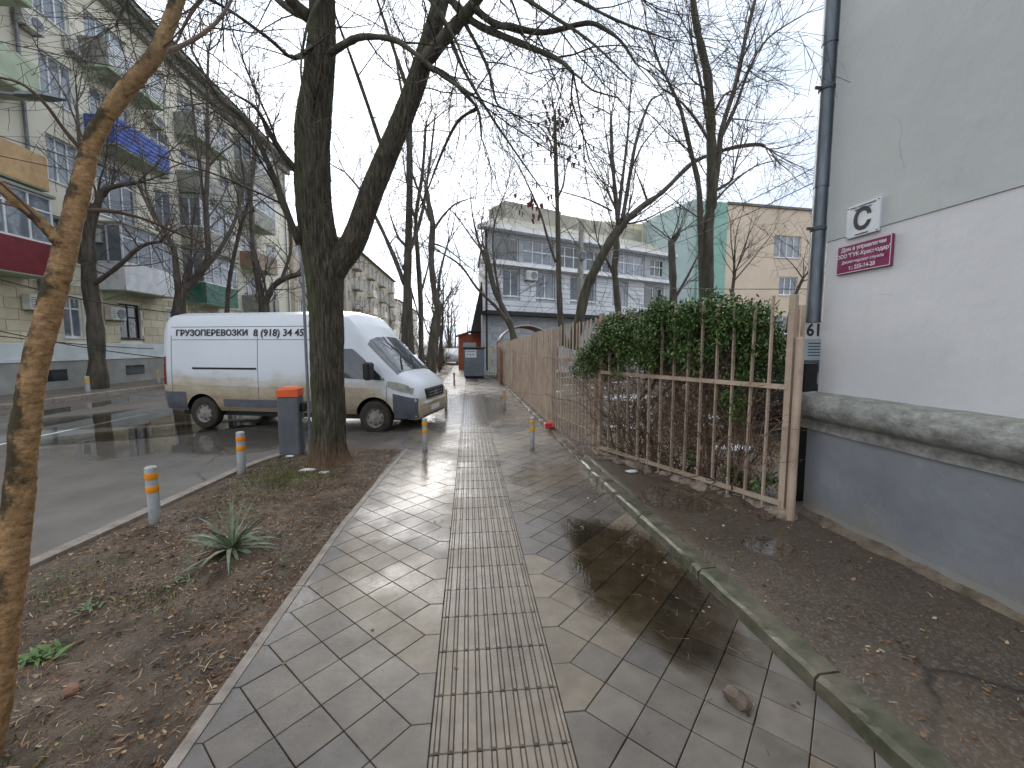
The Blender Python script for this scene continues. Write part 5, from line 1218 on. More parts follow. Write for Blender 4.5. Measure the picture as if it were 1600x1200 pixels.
tree('plane_sapling', 'leaning young tree with flaky orange brown bark at the left edge', 'near', M_BK2,
     dict(d1=6, L=(.3, 1.0), lev=2, dens=(0, 4, 5), rmin=.0012, slim=.008, seg=.1, wig=.12, up=.02, t0t=.62, trunkd=.8, tips=3, cm=M_TWIGB),
     heroes={0: dict(n=40, amp=.004, mode='flaky', step=.010), 1: dict(n=24, amp=.004, mode='flaky', step=.02)}, seed=3)
OL = dict(d1=2.4, L=(1.0, 2.8), lev=2, dens=(0, 2.3, 2.3), rmin=.007, seg=.45, wig=.13, up=.06, t0t=.55, trunkd=.5, tips=4, cm=M_TWIG)
tree('street_tree', 'crooked dark tree with a hooked limb on the far pavement left of the van', 'lt1', M_BK3, OL, 'bare trees along the far pavement', seed=11)
tree('street_tree', 'dark tree with several upright limbs rising behind the van roof', 'lt2', M_BK3, OL, 'bare trees along the far pavement', seed=12)
tree('street_tree', 'dark tree forking low just left of the big furrowed trunk', 'lt3', M_BK3, OL, 'bare trees along the far pavement', seed=13)
tree('street_tree', 'slender tree standing against the apartment block below the blue balcony', 'lt4', M_BK3, dict(OL, L=(.8, 2)), 'bare trees along the far pavement', seed=14)
OS = dict(d1=2.6, L=(.7, 2.2), lev=2, dens=(0, 2.6, 2.6), rmin=.0065, seg=.4, wig=.14, up=.05, t0t=.4, trunkd=.6, tips=4, cm=M_TWIG)
for k, l, sd in (('st1', 'tallest straight tree rising just past the van windscreen', 21), ('st2', 'short leaning stem beside the straight tree past the van', 22), ('st3', 'thin wavy tree between the straight tree and the bent one', 23), ('st4', 'bent grey tree nearest the paving beyond the van nose', 24)):
    tree('verge_tree', l, k, M_BK4 if k != 'st1' else M_BK3, OS, 'bare trees on the verge past the van', seed=sd)
OR = dict(d1=3.2, L=(.6, 1.8), lev=2, dens=(0, 3.2, 3.4), rmin=.0038, seg=.28, wig=.12, up=.08, t0t=.35, trunkd=.7, tips=4, cm=M_TWIG)
for k, l, sd, o in (('rt1', 'tall bare tree with a wide spreading crown before the green corner', 31, OR), ('rt2', 'dark tree with one long limb arching right behind the fence', 32, dict(OR, d1=1.9)), ('rt3', 'upright tree beside the arching one in front of the siding', 33, dict(OR, d1=1.6)),
                    ('rt4', 'slim straight tree with clusters of brown seed pods near its top', 34, dict(OR, d1=1.6, rmin=.005)), ('rt5', 'small tree leaning left over the arched canopy', 35, dict(OR, d1=2.2, rmin=.005)), ('rt6', 'lopped stump like tree in front of the pale green wall', 36, dict(OR, L=(.5, 1.2))),
                    ('rt7', 'thin sapling with upswept shoots before the beige wall', 37, dict(OR, d1=4, L=(.4, 1.1), rmin=.003)), ('rt8', 'little sapling leaning over the climber near the downpipe', 38, dict(OR, d1=5, L=(.2, .6), rmin=.0028))):
    tree('yard_tree', l, k, M_BK3 if k in ('rt1', 'rt2') else M_BK4, o, 'bare trees in the yard behind the fence', seed=sd)
# seed pods on the slim tree
sp = MB(); g = random.Random(4); c0 = Vector(LIMBS['rt4'][0][1][-1]); c1 = Vector(LIMBS['rt4'][1][1][2])
for c, n_, s_ in ((c0 + Vector((0, 0, -.4)), 60, .45), (c0 + Vector((.9, 0, -1.2)), 14, .2), (c1 + Vector((-.1, 0, .3)), 34, .3)):
    for _ in range(n_):
        p = c + Vector((g.gauss(0, s_), g.gauss(0, s_), g.gauss(0, s_ * 1.1))); a = rnd_perp(Vector((0, 0, 1)), g) * .05; d = Vector((g.gauss(0, .03), g.gauss(0, .03), -.15)); sp.add([p - a, p + a, p + a * .6 + d, p - a * .6 + d], [(0, 1, 2, 3)])
tt = [o for o in bpy.data.objects if o.name.startswith('yard_tree') and 'pods' in o.get('label', '')][0]
for i, v in enumerate(sp.v): sp.v[i] = (v[0] - tt.location.x, v[1] - tt.location.y, v[2])
sp.build('seed_pods', simple('seed_pod', (104, 52, 40), (78, 40, 32), .7, 6), tt, kind='stuff')
# generic trees and shrubs further down the street
def generic(name, h, seed, bark, o):
    g = random.Random(seed); T_ = thing(name, '', 'tree'); tr = MB(); cr = MB()
    P_ = [Vector((0, 0, -.2))]; d = Vector((0, 0, 1))
    for i in range(10): d = (d + Vector((g.gauss(0, .07), g.gauss(0, .07), .05))).normalized(); P_.append(P_[-1] + d * h * .08)
    Q_ = [h * .017 * (1 - .07 * i) for i in range(11)]; tr.tube(P_, Q_, 8)
    for _ in range(9):
        i = g.randint(3, 10); dd = (Vector((0, 0, .9)) + rnd_perp(Vector((0, 0, 1)), g) * g.uniform(.5, 1)).normalized(); grow(cr, P_[i], dd, h * g.uniform(.25, .42), Q_[i] * .7, 3, g, o)
    tr.build('trunk', bark, T_, smooth=True); cr.build('crown', o['cm'], T_, smooth=True); return T_
GO = dict(dens=(0, 1.5, 1.3, 1.3), rmin=.012, seg=.6, wig=.15, up=.07, cm=M_TWIG)
ga = generic('distant_tree', 10, 51, M_BK4, GO); gb = generic('distant_tree', 9, 52, M_BK3, GO)
spots = [(-2.3, 25, 1.0), (-2.1, 31, .9), (-2.4, 38, 1.0), (-2.0, 46, .95), (-2.3, 56, 1), (-2.2, 68, 1), (-14.3, 33, 1.0), (-14.4, 41, 1.1), (-14.2, 50, 1), (-14.3, 62, 1), (-14, 76, 1), (-14.5, 92, 1.1), (-6, 130, 1.3), (-10, 122, 1.2), (-1.5, 118, 1.2), (1.5, 128, 1.2), (-3.5, 90, 1), (2.2, 64, .9), (3, 80, 1), (-19, 128, 1.3)]
words_ = ['first', 'second', 'third', 'fourth', 'fifth', 'sixth', 'seventh', 'eighth', 'ninth', 'tenth']
rn = {}
for i, (x, y, s_) in enumerate(spots):
    src = ga if i % 2 == 0 else gb; o = src if i < 2 else copy_tree(src)
    o.location = (x, y, 0); o.rotation_euler = (0, 0, i * 1.7); o.scale = (s_, s_, s_ * (1 + .06 * (i % 3)))
    o['group'] = 'distant bare street trees'
    row = 'verge' if -4 < x < -1.9 and y < 75 else 'far pavement' if x < -13 and y < 100 else 'end'
    rn[row] = rn.get(row, 0) + 1
    o['label'] = (words_[rn[row] - 1] + ' bare tree of the receding row on the verge beyond the bent trunk') if row == 'verge' else (words_[rn[row] - 1] + ' bare tree of the far pavement row past the low forked tree') if row == 'far pavement' else 'small bare tree closing the far end of the street'
OFFV.xyz = (0, 20, 0)
def shrub(seed, h, n_, o):
    g = random.Random(seed); T_ = thing('bare_shrub', '', 'shrub'); st = MB()
    for _ in range(n_):
        d = (Vector((0, 0, 1)) + rnd_perp(Vector((0, 0, 1)), g) * g.uniform(.1, .6)).normalized(); grow(st, Vector((g.gauss(0, .15), g.gauss(0, .15), -.05)), d, h * g.uniform(.6, 1.1), .018, 2, g, o)
    st.build('branches', o['cm'], T_); return T_
SO = dict(dens=(0, 3.2, 3.4), rmin=.006, seg=.3, wig=.17, up=.05, cm=M_TWIGB)
sa = shrub(61, 1.7, 16, SO); sb = shrub(62, 2.4, 20, SO)
sspots = [(-2.0, 20.5, .9), (-2.4, 23.5, 1), (-1.9, 27.5, .9), (-2.3, 34, 1), (-2.2, 42, 1), (-2, 52, 1), (-14, 27, 1), (-14.3, 36, 1.1), (-14, 45, 1.2), (-14.3, 54, 1.2), (-13.8, 66, 1.3), (-14, 82, 1.3), (-2.1, 62, 1.1), (-5, 112, 2), (-9, 110, 2), (0, 108, 1.9), (4.5, 8.5, .9), (6.5, 10.5, 1.1), (8.5, 9, 1), (7.6, 13.5, 1.0), (10.5, 12.5, 1.1)]
for i, (x, y, s_) in enumerate(sspots):
    src = sa if i % 2 == 0 else sb; o = src if i < 2 else copy_tree(src)
    o.location = (x, y, 0); o.rotation_euler = (0, 0, i * 2.1); o.scale = (s_,) * 3; yd = x > 2
    o['label'] = ['leafless shrub in the yard just behind the climber', 'leafless shrub in the yard left of the sapling', 'leafless shrub in the yard beside the dark car', 'leafless shrub in the yard under the tall tree', 'leafless shrub deepest in the yard before the green corner'][i - 16] if yd else (words_[i] + ' leafless shrub along the verge past the van counting away' if i < 6 else words_[i - 6] + ' leafless shrub below the far apartment blocks counting away' if i < 12 else 'small distant leafless shrub near the end of the street'); o['group'] = 'shrubs in the yard' if yd else 'shrubs along the street'
# ================================================================ VAN
V = thing('delivery_van', 'dirty white high roof delivery van with black lettering standing across the drive', 'van', (-5.67 - 1.015 * .97 * cos(radians(-15)) + 1.0 * sin(radians(15)), 9.71 - 1.015 * .97 * sin(radians(-15)) + 1.0 * cos(radians(15)), -.10), radians(-15))
def m_vanpaint():
    t = NT('dirty_white_paint'); ob = t.coord('Object'); xyz = sep(t, ob); n_ = t.noise(ob, 2.2, 6, .65); n2 = t.noise(t.coord('Object', (.5, 1, 3)), 2, 5, .6)
    g = t.math('ADD', t.mr(xyz[2], .45, 1.5, 1.25, -.25, False), t.math('MULTIPLY', t.math('SUBTRACT', t.math('ADD', n_, n2), 1.0), .9))
    g = t.math('SUBTRACT', g, t.mr(xyz[0], 4.9, 5.5, 0, .55))
    a = t.mix(t.mr(g, .10, .6, 0, .92), lin((212, 217, 223)), lin((172, 158, 130)))
    a = t.mix(t.mr(t.math('ADD', g, t.math('MULTIPLY', t.noise(ob, 14, 4), .35)), .75, 1.2, 0, .6), a, lin((118, 100, 76)))
    a = t.mix(t.mr(n_, .55, .75, 0, .12), a, lin((170, 166, 156)))
    return t.done(a, t.mr(g, .1, .7, .22, .7), t.bump(t.noise(ob, 1.1, 2), .06, .02), 0, .5)
M_VAN = m_vanpaint()
M_VTRIM = simple('van_plastic', (92, 96, 103), (74, 78, 85), .6, 5)
M_VBLK = simple('van_black', (26, 27, 29), (18, 19, 21), .6, 5)
M_VGLS = glassy('van_glass', (30, 36, 42), .03)
M_CHRM = simple('dull_chrome', (176, 178, 178), (140, 142, 144), .3, 6, metal=.8)
M_LAMP = simple('headlamp_lens', (158, 156, 144), (112, 112, 106), .12, 5)
M_TAIL = simple('tail_lamp', (140, 24, 26), (110, 18, 20), .25, 5)
M_TYRE = simple('dusty_tyre', (66, 60, 54), (44, 41, 38), .85, 6, bump=.004, bscale=60)
M_RIM = simple('rusty_rim', (150, 146, 138), (112, 104, 94), .6, 8)
ZB = .40
def prof(w, zs, ys):  # helper: list of (y, z)
    return list(zip([y * w for y in ys], zs))
cargoY = [.93, .985, 1.0, 1.0, .995, .965, .925, .82, .5, 0]; cargoZ = [ZB, ZB + .10, .72, .98, 1.3, 1.85, 2.22, 2.42, 2.50, 2.52]
ST = [(.0, prof(1.0, [.5, .6, .8, 1.0, 1.3, 1.8, 2.1, 2.25, 2.3, 2.31], [.88, .93, .95, .955, .94, .90, .86, .76, .48, 0])),
      (.05, prof(1.0, [ZB + .02, ZB + .12, .74, .98, 1.3, 1.83, 2.17, 2.35, 2.42, 2.44], [.92, .97, .985, .985, .98, .945, .905, .80, .49, 0])),
      (.22, prof(1.02, cargoZ, cargoY)), (1.2, prof(1.025, cargoZ, cargoY)), (2.4, prof(1.025, cargoZ, cargoY)), (3.6, prof(1.025, cargoZ, cargoY)), (4.15, prof(1.025, cargoZ, cargoY)),
      (4.45, prof(1.02, [ZB, ZB + .1, .72, .98, 1.28, 1.82, 2.16, 2.34, 2.42, 2.44], cargoY)),
      (4.70, prof(1.015, [ZB, ZB + .1, .72, .97, 1.22, 1.70, 1.95, 2.08, 2.16, 2.18], [.93, .985, 1, 1, .99, .93, .87, .78, .5, 0])),
      (4.86, prof(1.01, [ZB, ZB + .1, .72, .97, 1.18, 1.60, 1.80, 1.89, 1.95, 1.97], [.93, .985, 1, 1, .985, .91, .84, .75, .48, 0])),
      (5.2, prof(1.005, [ZB, ZB + .1, .72, .95, 1.12, 1.38, 1.49, 1.55, 1.59, 1.61], [.93, .985, 1, 1, .98, .93, .88, .80, .52, 0])),
      (5.52, prof(1.0, [.38, .48, .70, .90, 1.04, 1.14, 1.20, 1.23, 1.26, 1.27], [.93, .98, 1, .995, .97, .93, .89, .82, .56, 0])),
      (5.74, prof(.98, [.32, .42, .62, .80, .93, 1.01, 1.07, 1.11, 1.14, 1.15], [.93, .985, 1, .99, .96, .92, .87, .78, .5, 0])),
      (5.90, prof(.93, [.30, .38, .55, .71, .82, .89, .94, .98, 1.00, 1.01], [.93, .985, 1, .99, .95, .90, .84, .72, .46, 0])),
      (5.965, prof(.85, [.32, .38, .50, .64, .74, .80, .85, .88, .90, .91], [.92, .97, 1, .99, .95, .89, .80, .68, .44, 0])),
      (5.995, prof(.66, [.38, .42, .50, .60, .67, .72, .76, .79, .81, .82], [.92, .97, 1, .99, .94, .87, .78, .66, .42, 0]))]
def hw(x, z):
    def at_(pf):
        for (y0, z0), (y1, z1) in zip(pf, pf[1:]):
            if z0 <= z <= z1: return y0 + (y1 - y0) * (z - z0) / max(1e-6, z1 - z0)
        return pf[0][0] if z < pf[0][1] else 0
    for (xa, pa), (xb, pb) in zip(ST, ST[1:]):
        if xa <= x <= xb: t = (x - xa) / (xb - xa); return at_(pa) * (1 - t) + at_(pb) * t
    return at_(ST[-1][1])
m = MB(); ring = 19
for x, pf in ST:
    full = [(y, z) for y, z in pf] + [(-y, z) for y, z in pf[-2::-1]]
    for y, z in full: m.v.append((x, y, z))
for i in range(len(ST) - 1):
    for k in range(ring):
        k2 = (k + 1) % ring; m.f.append((i * ring + k, i * ring + k2, (i + 1) * ring + k2, (i + 1) * ring + k)); m.m.append(0)
m.f.append(tuple(range(ring))[::-1]); m.f.append(tuple((len(ST) - 1) * ring + k for k in range(ring))); m.m += [0, 0]
body = m.build('body', [M_VAN, M_VBLK], V)
bm = bmesh.new(); bm.from_mesh(body.data); bmesh.ops.recalc_face_normals(bm, faces=bm.faces); bm.to_mesh(body.data); bm.free()
WX = (1.015, 5.05)
cut = MB()
for x in WX:
    for s in (-1, 1): cut.lathe([(.42, -.30), (.42, .30)], 36, Matrix.Translation((x, s * .95, .345)) @ Matrix.Rotation(pi / 2, 4, 'X'))
co = cut.build('cutter', M_VBLK, V)
bm = bmesh.new(); bm.from_mesh(co.data); bmesh.ops.recalc_face_normals(bm, faces=bm.faces); bm.to_mesh(co.data); bm.free()
md = body.modifiers.new('b', 'BOOLEAN'); md.object = co; md.operation = 'DIFFERENCE'; md.solver = 'EXACT'; md.material_mode = 'TRANSFER'
bpy.context.view_layer.update()
nm = bpy.data.meshes.new_from_object(body.evaluated_get(bpy.context.evaluated_depsgraph_get())); body.modifiers.clear(); body.data = nm; bpy.data.objects.remove(co)
autosmooth(body, 32)
def side(name, x0, x1, lo, hi, mat, off=.006, nx=10, nz=6, sgn=-1, parent=None):
    lo = lo if callable(lo) else (lambda x, v=lo: v); hi = hi if callable(hi) else (lambda x, v=hi: v); m = MB()
    for i in range(nx + 1):
        x = x0 + (x1 - x0) * i / nx
        for j in range(nz + 1):
            z = lo(x) + (hi(x) - lo(x)) * j / nz; m.v.append((x, sgn * (hw(x, z) + off), z))
    for i in range(nx):
        for j in range(nz):
            a = i * (nz + 1) + j; q = (a, a + nz + 1, a + nz + 2, a + 1); m.f.append(q if sgn < 0 else q[::-1]); m.m.append(0)
    return m.build(name, mat, parent or V, smooth=True)
for sg in (-1, 1):
    side('side_window', 4.40, 5.28, lambda x: 1.16 - .05 * (x - 4), lambda x: 1.72 if x < 4.60 else max(1.12, 1.72 - (x - 4.60) * .90), M_VGLS, .016, 14, 8, sg)
    side('side_moulding', 1.56, 4.42, .50, .66, M_VTRIM, .014, 8, 3, sg)
    side('rear_bumper_corner', .0, .62, .42, .80, M_VTRIM, .014, 6, 4, sg)
    side('front_bumper_corner', 5.46, 5.95, lambda x: .33, lambda x: .84 - .22 * (x - 5.46), M_VTRIM, .012, 8, 5, sg)
    side('headlamp', 5.34, 5.86, lambda x: .98 - .26 * (x - 5.34) ** .8, lambda x: 1.085 - .27 * (x - 5.34) + .03 * sin((x - 5.34) * 6), M_LAMP, .022, 14, 6, sg)
    side('door_rail', .82, 2.4, 1.285, 1.325, M_VBLK, .008, 6, 2, sg) if sg < 0 else None
    for x in (.28, 2.42, 3.72): side('panel_seam', x, x + .012, .62, 2.0, M_VTRIM, .003, 1, 8, sg)
    side('door_seam', 5.32, 5.332, .62, 1.16, M_VTRIM, .003, 1, 5, sg)
    for z in (1.90, 2.17): side('roof_seam', .28, 4.3, z, z + .011, M_VTRIM, .003, 10, 1, sg)
    side('body_crease', .30, 4.9, .93, .955, M_VAN, .012, 10, 1, sg)
    side('tail_lamp', .03, .12, .95, 1.55, M_TAIL, .008, 2, 5, sg)
    mr = MB(); Mm = Matrix.Translation((5.06, sg * 1.20, 1.29))
    mr.bbox((-.07, -.12, -.17), (.07, .12, .17), .035, 0, Mm); mr.beam((5.05, sg * .96, 1.20), (5.06, sg * 1.12, 1.24), .07, .06); o = mr.build('mirror', M_VBLK, V)
    MB().quad((4.985, sg * 1.20 - .09, 1.15), (4.985, sg * 1.20 + .09, 1.15), (4.985, sg * 1.20 + .09, 1.43), (4.985, sg * 1.20 - .09, 1.43)).build('mirror_glass', M_CHRM, o)
side('door_handle', 4.02, 4.18, 1.08, 1.12, M_VBLK, .02, 2, 1, -1)
# windscreen: skin of the loft between its top and base stations, lifted off the body
def loft_patch(name, s0, s1, k0, mat, off, ta=0, tb=1):
    m = MB(); idx = list(range(s0, s1 + 1)); rows = []
    for s in idx:
        x, pf = ST[s]; full = [(y, z) for y, z in pf[k0:]] + [(-y, z) for y, z in pf[-2:k0 - 1:-1]]; rows.append([Vector((x + off * .7, y, z + off * .7)) for y, z in full])
    n_ = len(rows[0])
    for r_ in rows: m.v += [tuple(p) for p in r_]
    for i in range(len(rows) - 1):
        for k in range(n_ - 1): m.f.append((i * n_ + k, i * n_ + k + 1, (i + 1) * n_ + k + 1, (i + 1) * n_ + k)); m.m.append(0)
    return m.build(name, mat, V, smooth=True)
ws = loft_patch('windscreen', 9, 11, 6, M_VGLS, .012)
for y0, y1 in ((-.62, -.05), (-.05, .52)): MB().tube([(5.52, y0, 1.30), (5.36, y0 + .28, 1.47), (5.25, y1 - .05, 1.585)], .012, 5).build('wiper', M_VBLK, V)
loft_patch('cowl', 11, 11, 5, M_VBLK, .01) if False else None
# nose: grille, bumper, plate, emblem
g_ = MB(); g_.bbox((5.88, -.56, .67), (6.01, .56, .90), .03); o = g_.build('grille', M_VBLK, V)
for k in range(3): MB().beam((6.012, -.44 + .02 * k, .69 + k * .06), (6.012, .44 - .02 * k, .69 + k * .06), .012, .018).build('grille_bar', M_CHRM, o)
em = MB()
for dz in (0, .055): em.beam((6.015, -.09, .735 + dz), (6.015, 0, .785 + dz), .02, .022); em.beam((6.015, 0, .785 + dz), (6.015, .09, .735 + dz), .02, .022)
em.build('emblem', M_CHRM, o)
MB().bbox((5.80, -.70, .30), (5.99, .70, .62), .05).build('front_bumper', M_VTRIM, V); MB().bbox((5.86, -.68, .565), (6.02, .68, .65), .025).build('bumper_strip', M_VAN, V)
MB().box((5.992, -.26, .42), (6.0, .26, .53)).build('number_plate', M_PLATE, V)
MB().bbox((-.06, -.85, .45), (.06, .85, .72), .03).build('rear_bumper', M_VTRIM, V); MB().box((.3, -.8, .28), (5.6, .8, .42)).build('underbody', M_VBLK, V)
# wheels
ty = MB(); ty.lathe([(.20, -.10), (.30, -.105), (.335, -.085), (.345, -.05), (.345, .05), (.335, .085), (.30, .105), (.20, .10)], 36, cap=False)
rm = MB(); rm.lathe([(.215, -.09), (.205, -.085), (.195, -.055), (.16, -.045), (.12, -.075), (.075, -.085), (.05, -.088), (.045, -.10), (.002, -.10)], 32, cap=False); rm.lathe([(.20, .09), (.002, .06)], 24, cap=False)
hl = MB()
for k in range(8): hl.lathe([(.022, 0), (.001, .003)], 8, Matrix.Translation((.142 * cos(k * pi / 4), .142 * sin(k * pi / 4), -.064)) @ Matrix.Rotation(pi, 4, 'X'), cap=False)
ty_m = ty.mesh('tyre', M_TYRE); rm_m = rm.mesh('rim', M_RIM); hl_m = hl.mesh('vent_holes', M_VBLK)
for me_ in (ty_m, rm_m): me_.polygons.foreach_set('use_smooth', [True] * len(me_.polygons))
for x in WX:
    for sg in (-1, 1):
        w_ = link('wheel', ty_m, V, loc=(x, sg * .90, .345), rot=(-pi / 2 if sg < 0 else pi / 2, 0, 0)); w_.rotation_euler = (-pi / 2 * 1 if sg < 0 else pi / 2, 0, .4)
        w_.rotation_euler = (-pi / 2, 0, 0) if sg < 0 else (pi / 2, 0, 0)
        link('rim', rm_m, w_); link('vent_holes', hl_m, w_)
V.scale = (.97, 1, 1)
zt = 2.045; tl = atan2(hw(2, 1.95) - hw(2, 2.14), .19)
text('ГРУЗОПЕРЕВОЗКИ', .175, M_INK, V, (1.305, -hw(2, zt) - .012, zt), (pi / 2 - tl, 0, 0), .024, fit=1.77)
text('8 (918) 34 45', .20, M_INK, V, (2.92, -hw(2, zt) - .012, zt - .005), (pi / 2 - tl, 0, 0), .018, shear=.05, fit=1.18)

# ================================================================ PARKED CARS
def car(x, y, rz, paint, label, s=1.0):
    c = thing('parked_car', label, 'car', (x, y, -.1 if x < -3 else 0), rz, 'parked cars')
    m = MB(); stn = [(0, .55, .62, .62, .45), (.25, .82, .92, .92, .6), (.9, .86, .98, 1.02, .72), (1.5, .86, .95, 1.42, .62), (2.6, .86, .95, 1.46, .62), (3.3, .86, .93, 1.02, .72), (4.0, .82, .80, .86, .62), (4.2, .55, .6, .62, .45)]
    for xx, w, zb, zt, wt in stn:
        for yy, zz in ((w * .95, .25), (w, .5), (w, zb), (wt, zt), (-wt, zt), (-w, zb), (-w, .5), (-w * .95, .25)): m.v.append((xx - 2.1, yy, zz))
    for i in range(7):
        for k in range(8):
            k2 = (k + 1) % 8; m.f.append((i * 8 + k, i * 8 + k2, i * 8 + 8 + k2, i * 8 + 8 + k)); m.m.append(0)
    m.f.append(tuple(range(8))[::-1]); m.f.append(tuple(56 + k for k in range(8))); m.m += [0, 0]; b_ = m.build('body', paint, c); autosmooth(b_, 50)
    for sg in (-1, 1):
        MB().quad((-.75, sg * .84, .98), (1.0, sg * .84, .98), (.55, sg * .68, 1.36), (-.5, sg * .68, 1.38)).build('side_window', M_VGLS, c)
    MB().quad((1.15, -.72, 1.02), (1.15, .72, 1.02), (.55, .58, 1.42), (.55, -.58, 1.42)).build('windscreen', M_VGLS, c); MB().quad((-1.15, -.72, 1.05), (-1.15, .72, 1.05), (-.63, .58, 1.42), (-.63, -.58, 1.42)).build('rear_window', M_VGLS, c)
    for xx in (-1.3, 1.3):
        for sg in (-1, 1): MB().lathe([(.18, -.1), (.30, -.09), (.31, 0), (.30, .09), (.18, .1)], 20, Matrix.Translation((xx, sg * .80, .31)) @ Matrix.Rotation(pi / 2, 4, 'X')).build('wheel', M_TYRE, c)
    for sg in (-.55, .55):
        MB().bbox((2.02, sg - .14, .58), (2.11, sg + .14, .70), .02).build('headlamp', M_LAMP, c); MB().bbox((-2.11, sg - .14, .62), (-2.0, sg + .14, .76), .02).build('tail_lamp', M_TAIL, c)
    MB().box((2.1, -.25, .42), (2.115, .25, .52)).build('number_plate', M_PLATE, c); MB().box((-2.115, -.25, .42), (-2.1, .25, .52)).build('number_plate', M_PLATE, c)
    return c
M_CARW = simple('white_car_paint', (214, 216, 218), None, .25, 2); M_CARS = simple('silver_car_paint', (150, 154, 160), None, .25, 2, metal=.4); M_CARD = simple('dark_car_paint', (34, 36, 42), (26, 28, 32), .25, 2)
car(-1.7, 40.5, radians(-80), M_CARW, 'white car parked at the street end seen left of the grey cabinet')
car(-4.2, 47, radians(-88), M_CARS, 'silver car parked beyond the white one down the street')
car(-4.4, 58, radians(-90), M_CARD, 'dark car parked furthest down the street')
car(6.6, 7.2, radians(-62), M_CARD, 'dark car parked in the yard behind the bar fence by the house corner')

# ================================================================ STREET LAMP AND CABLES
lp = thing('street_lamp', 'grey street lamp head on a long arm reaching in from the left', 'street lamp', (-12.3, 11.2, 0))
MB().lathe([(.11, -.2), (.09, 4), (.06, 7.35)], 12).build('pole', M_METG, lp)
MB().tube([(0, 0, 7.3), (.25, 0, 7.45), (1.2, .35, 7.50), (1.75, .55, 7.56)], .035, 8).build('arm', M_METG, lp)
hd = MB(); Mh = Matrix.Translation((2.15, .70, 7.62)) @ Matrix.Rotation(radians(20), 4, 'Z') @ Matrix.Rotation(radians(-6), 4, 'Y')
hd.add([Mh @ Vector(p) for p in [(-.45, -.08, -.03), (.5, -.02, -.02), (.5, .02, -.02), (-.45, .08, -.03), (-.40, -.06, .05), (.1, -.17, .07), (.1, .17, .07), (-.40, .06, .05), (.1, -.19, -.03), (.1, .19, -.03)]], [(0, 8, 5, 4), (8, 1, 5), (3, 7, 6, 9), (9, 6, 2), (4, 5, 6, 7), (5, 1, 2, 6), (0, 4, 7, 3), (0, 3, 9, 8), (8, 9, 2, 1)]); hd.build('lamp_head', M_METG, lp)
def cable(label, a, b, sag, r=.012):
    a, b = Vector(a), Vector(b); pts_ = [a.lerp(b, t / 16) - Vector((0, 0, sag * 4 * (t / 16) * (1 - t / 16))) for t in range(17)]
    m = MB().tube([p - a for p in pts_], r, 5); return link('overhead_cable', m.mesh('overhead_cable', M_DARK), None, label, 'cable', 'overhead cables', None, a)
CABLES = [
 ('thin cable crossing from the left edge to the van roof', (-9.06, 9.0, 3.03), (-5.03, 11.0, 2.42), 0.25),
 ('upper cable crossing the facade towards the big trunk', (-10.17, 10.0, 2.1), (-6.91, 11.5, 1.32), 0.1),
 ('second low cable crossing before the pale plinth', (-9.68, 9.5, 1.93), (-9.48, 14.0, 1.59), 0.05),
 ('long cable sloping across the burgundy balcony', (-11.74, 12.0, 6.87), (-8.79, 30.0, 10.86), 0.6),
 ('cable strung past the blue balcony to the far trees', (-12.78, 13.0, 6.75), (-8.11, 34.0, 12.38), 0.6),
 ('upper wire from the downpipe sloping left behind the crowns', (3.91, 4.6, 3.69), (4.88, 19.0, 6.05), 0.5),
 ('lower wire from the downpipe sloping left behind the crowns', (3.92, 4.6, 3.53), (4.88, 19.0, 5.77), 0.5),
 ('wire running level to the downpipe below the beige windows', (4.03, 4.7, 2.34), (5.26, 19.8, 4.64), 0.1),
 ('wire from the concrete pole towards the clad building', (5.19, 20.0, 6.57), (1.31, 23.5, 6.64), 0.2),
 ('wire from the concrete pole across the clad facade', (5.19, 20.0, 6.28), (12.65, 27.0, 5.8), 0.2),
 ('dark wire crossing the top left corner', (-10.57, 11.0, 8.36), (-6.81, 24.0, 15.05), 0.5),
]
for l_, a_, b_, s_ in CABLES: cable(l_, a_, b_, s_, .006 if a_[0] > 0 else .012)
# ================================================================ CLIMBER ON THE FENCE
def m_leaf(name, stops, rough=.38):
    t = NT(name); r = t.n('NewGeometry').outputs['Random Per Island']; a = t.ramp(r, [(p, lin(c)) for p, c in stops])
    t.done(a, rough, None, 0, .4)
    return t.m
M_LEAF = m_leaf('evergreen_leaf', [(0, (44, 62, 32)), (.4, (70, 94, 48)), (.8, (100, 124, 68)), (1, (140, 154, 98))])
M_DRYL = m_leaf('dry_leaf', [(0, (70, 46, 30)), (.4, (110, 76, 48)), (.8, (140, 108, 76)), (1, (176, 152, 118))], .7)
M_STRAW = m_leaf('straw_litter', [(0, (62, 46, 36)), (.35, (104, 80, 60)), (.75, (150, 124, 96)), (1, (196, 180, 152))], .7)
M_GRASS = m_leaf('grass_blade', [(0, (60, 70, 34)), (.5, (92, 100, 50)), (1, (134, 132, 78))], .6)
def leaf(m, p, d, n_, L_, w):
    s = d.cross(n_).normalized() * w; m.add([p, p + d * L_ * .45 + s - n_ * w * .3, p + d * L_, p + d * L_ * .45 - s - n_ * w * .3, p + d * L_ * .5], [(0, 1, 4), (1, 2, 4), (2, 3, 4), (3, 0, 4)])
g = random.Random(77); cl = thing('climbing_evergreen', 'dense evergreen climber heaped over the bar fence with bare brown stems below', 'shrub', (2.3, 5.2, 0)); O_ = Vector((2.3, 5.2, 0)); OFFV.xyz = O_
fd = (FA1 - FA0); fn = Vector((-fd.y, fd.x, 0)).normalized()
if fn.x < 0: fn = -fn
m = MB()
def topv(t): return 1.84 + .34 * sin(min(1, max(0, (t + .05) / 1.15)) * pi) + .10 * noise.noise(Vector((t * 7, 1, 2)))
def rad(): return Vector((g.gauss(0, 1), g.gauss(0, 1), g.gauss(0, 1))).normalized()
clumps = []
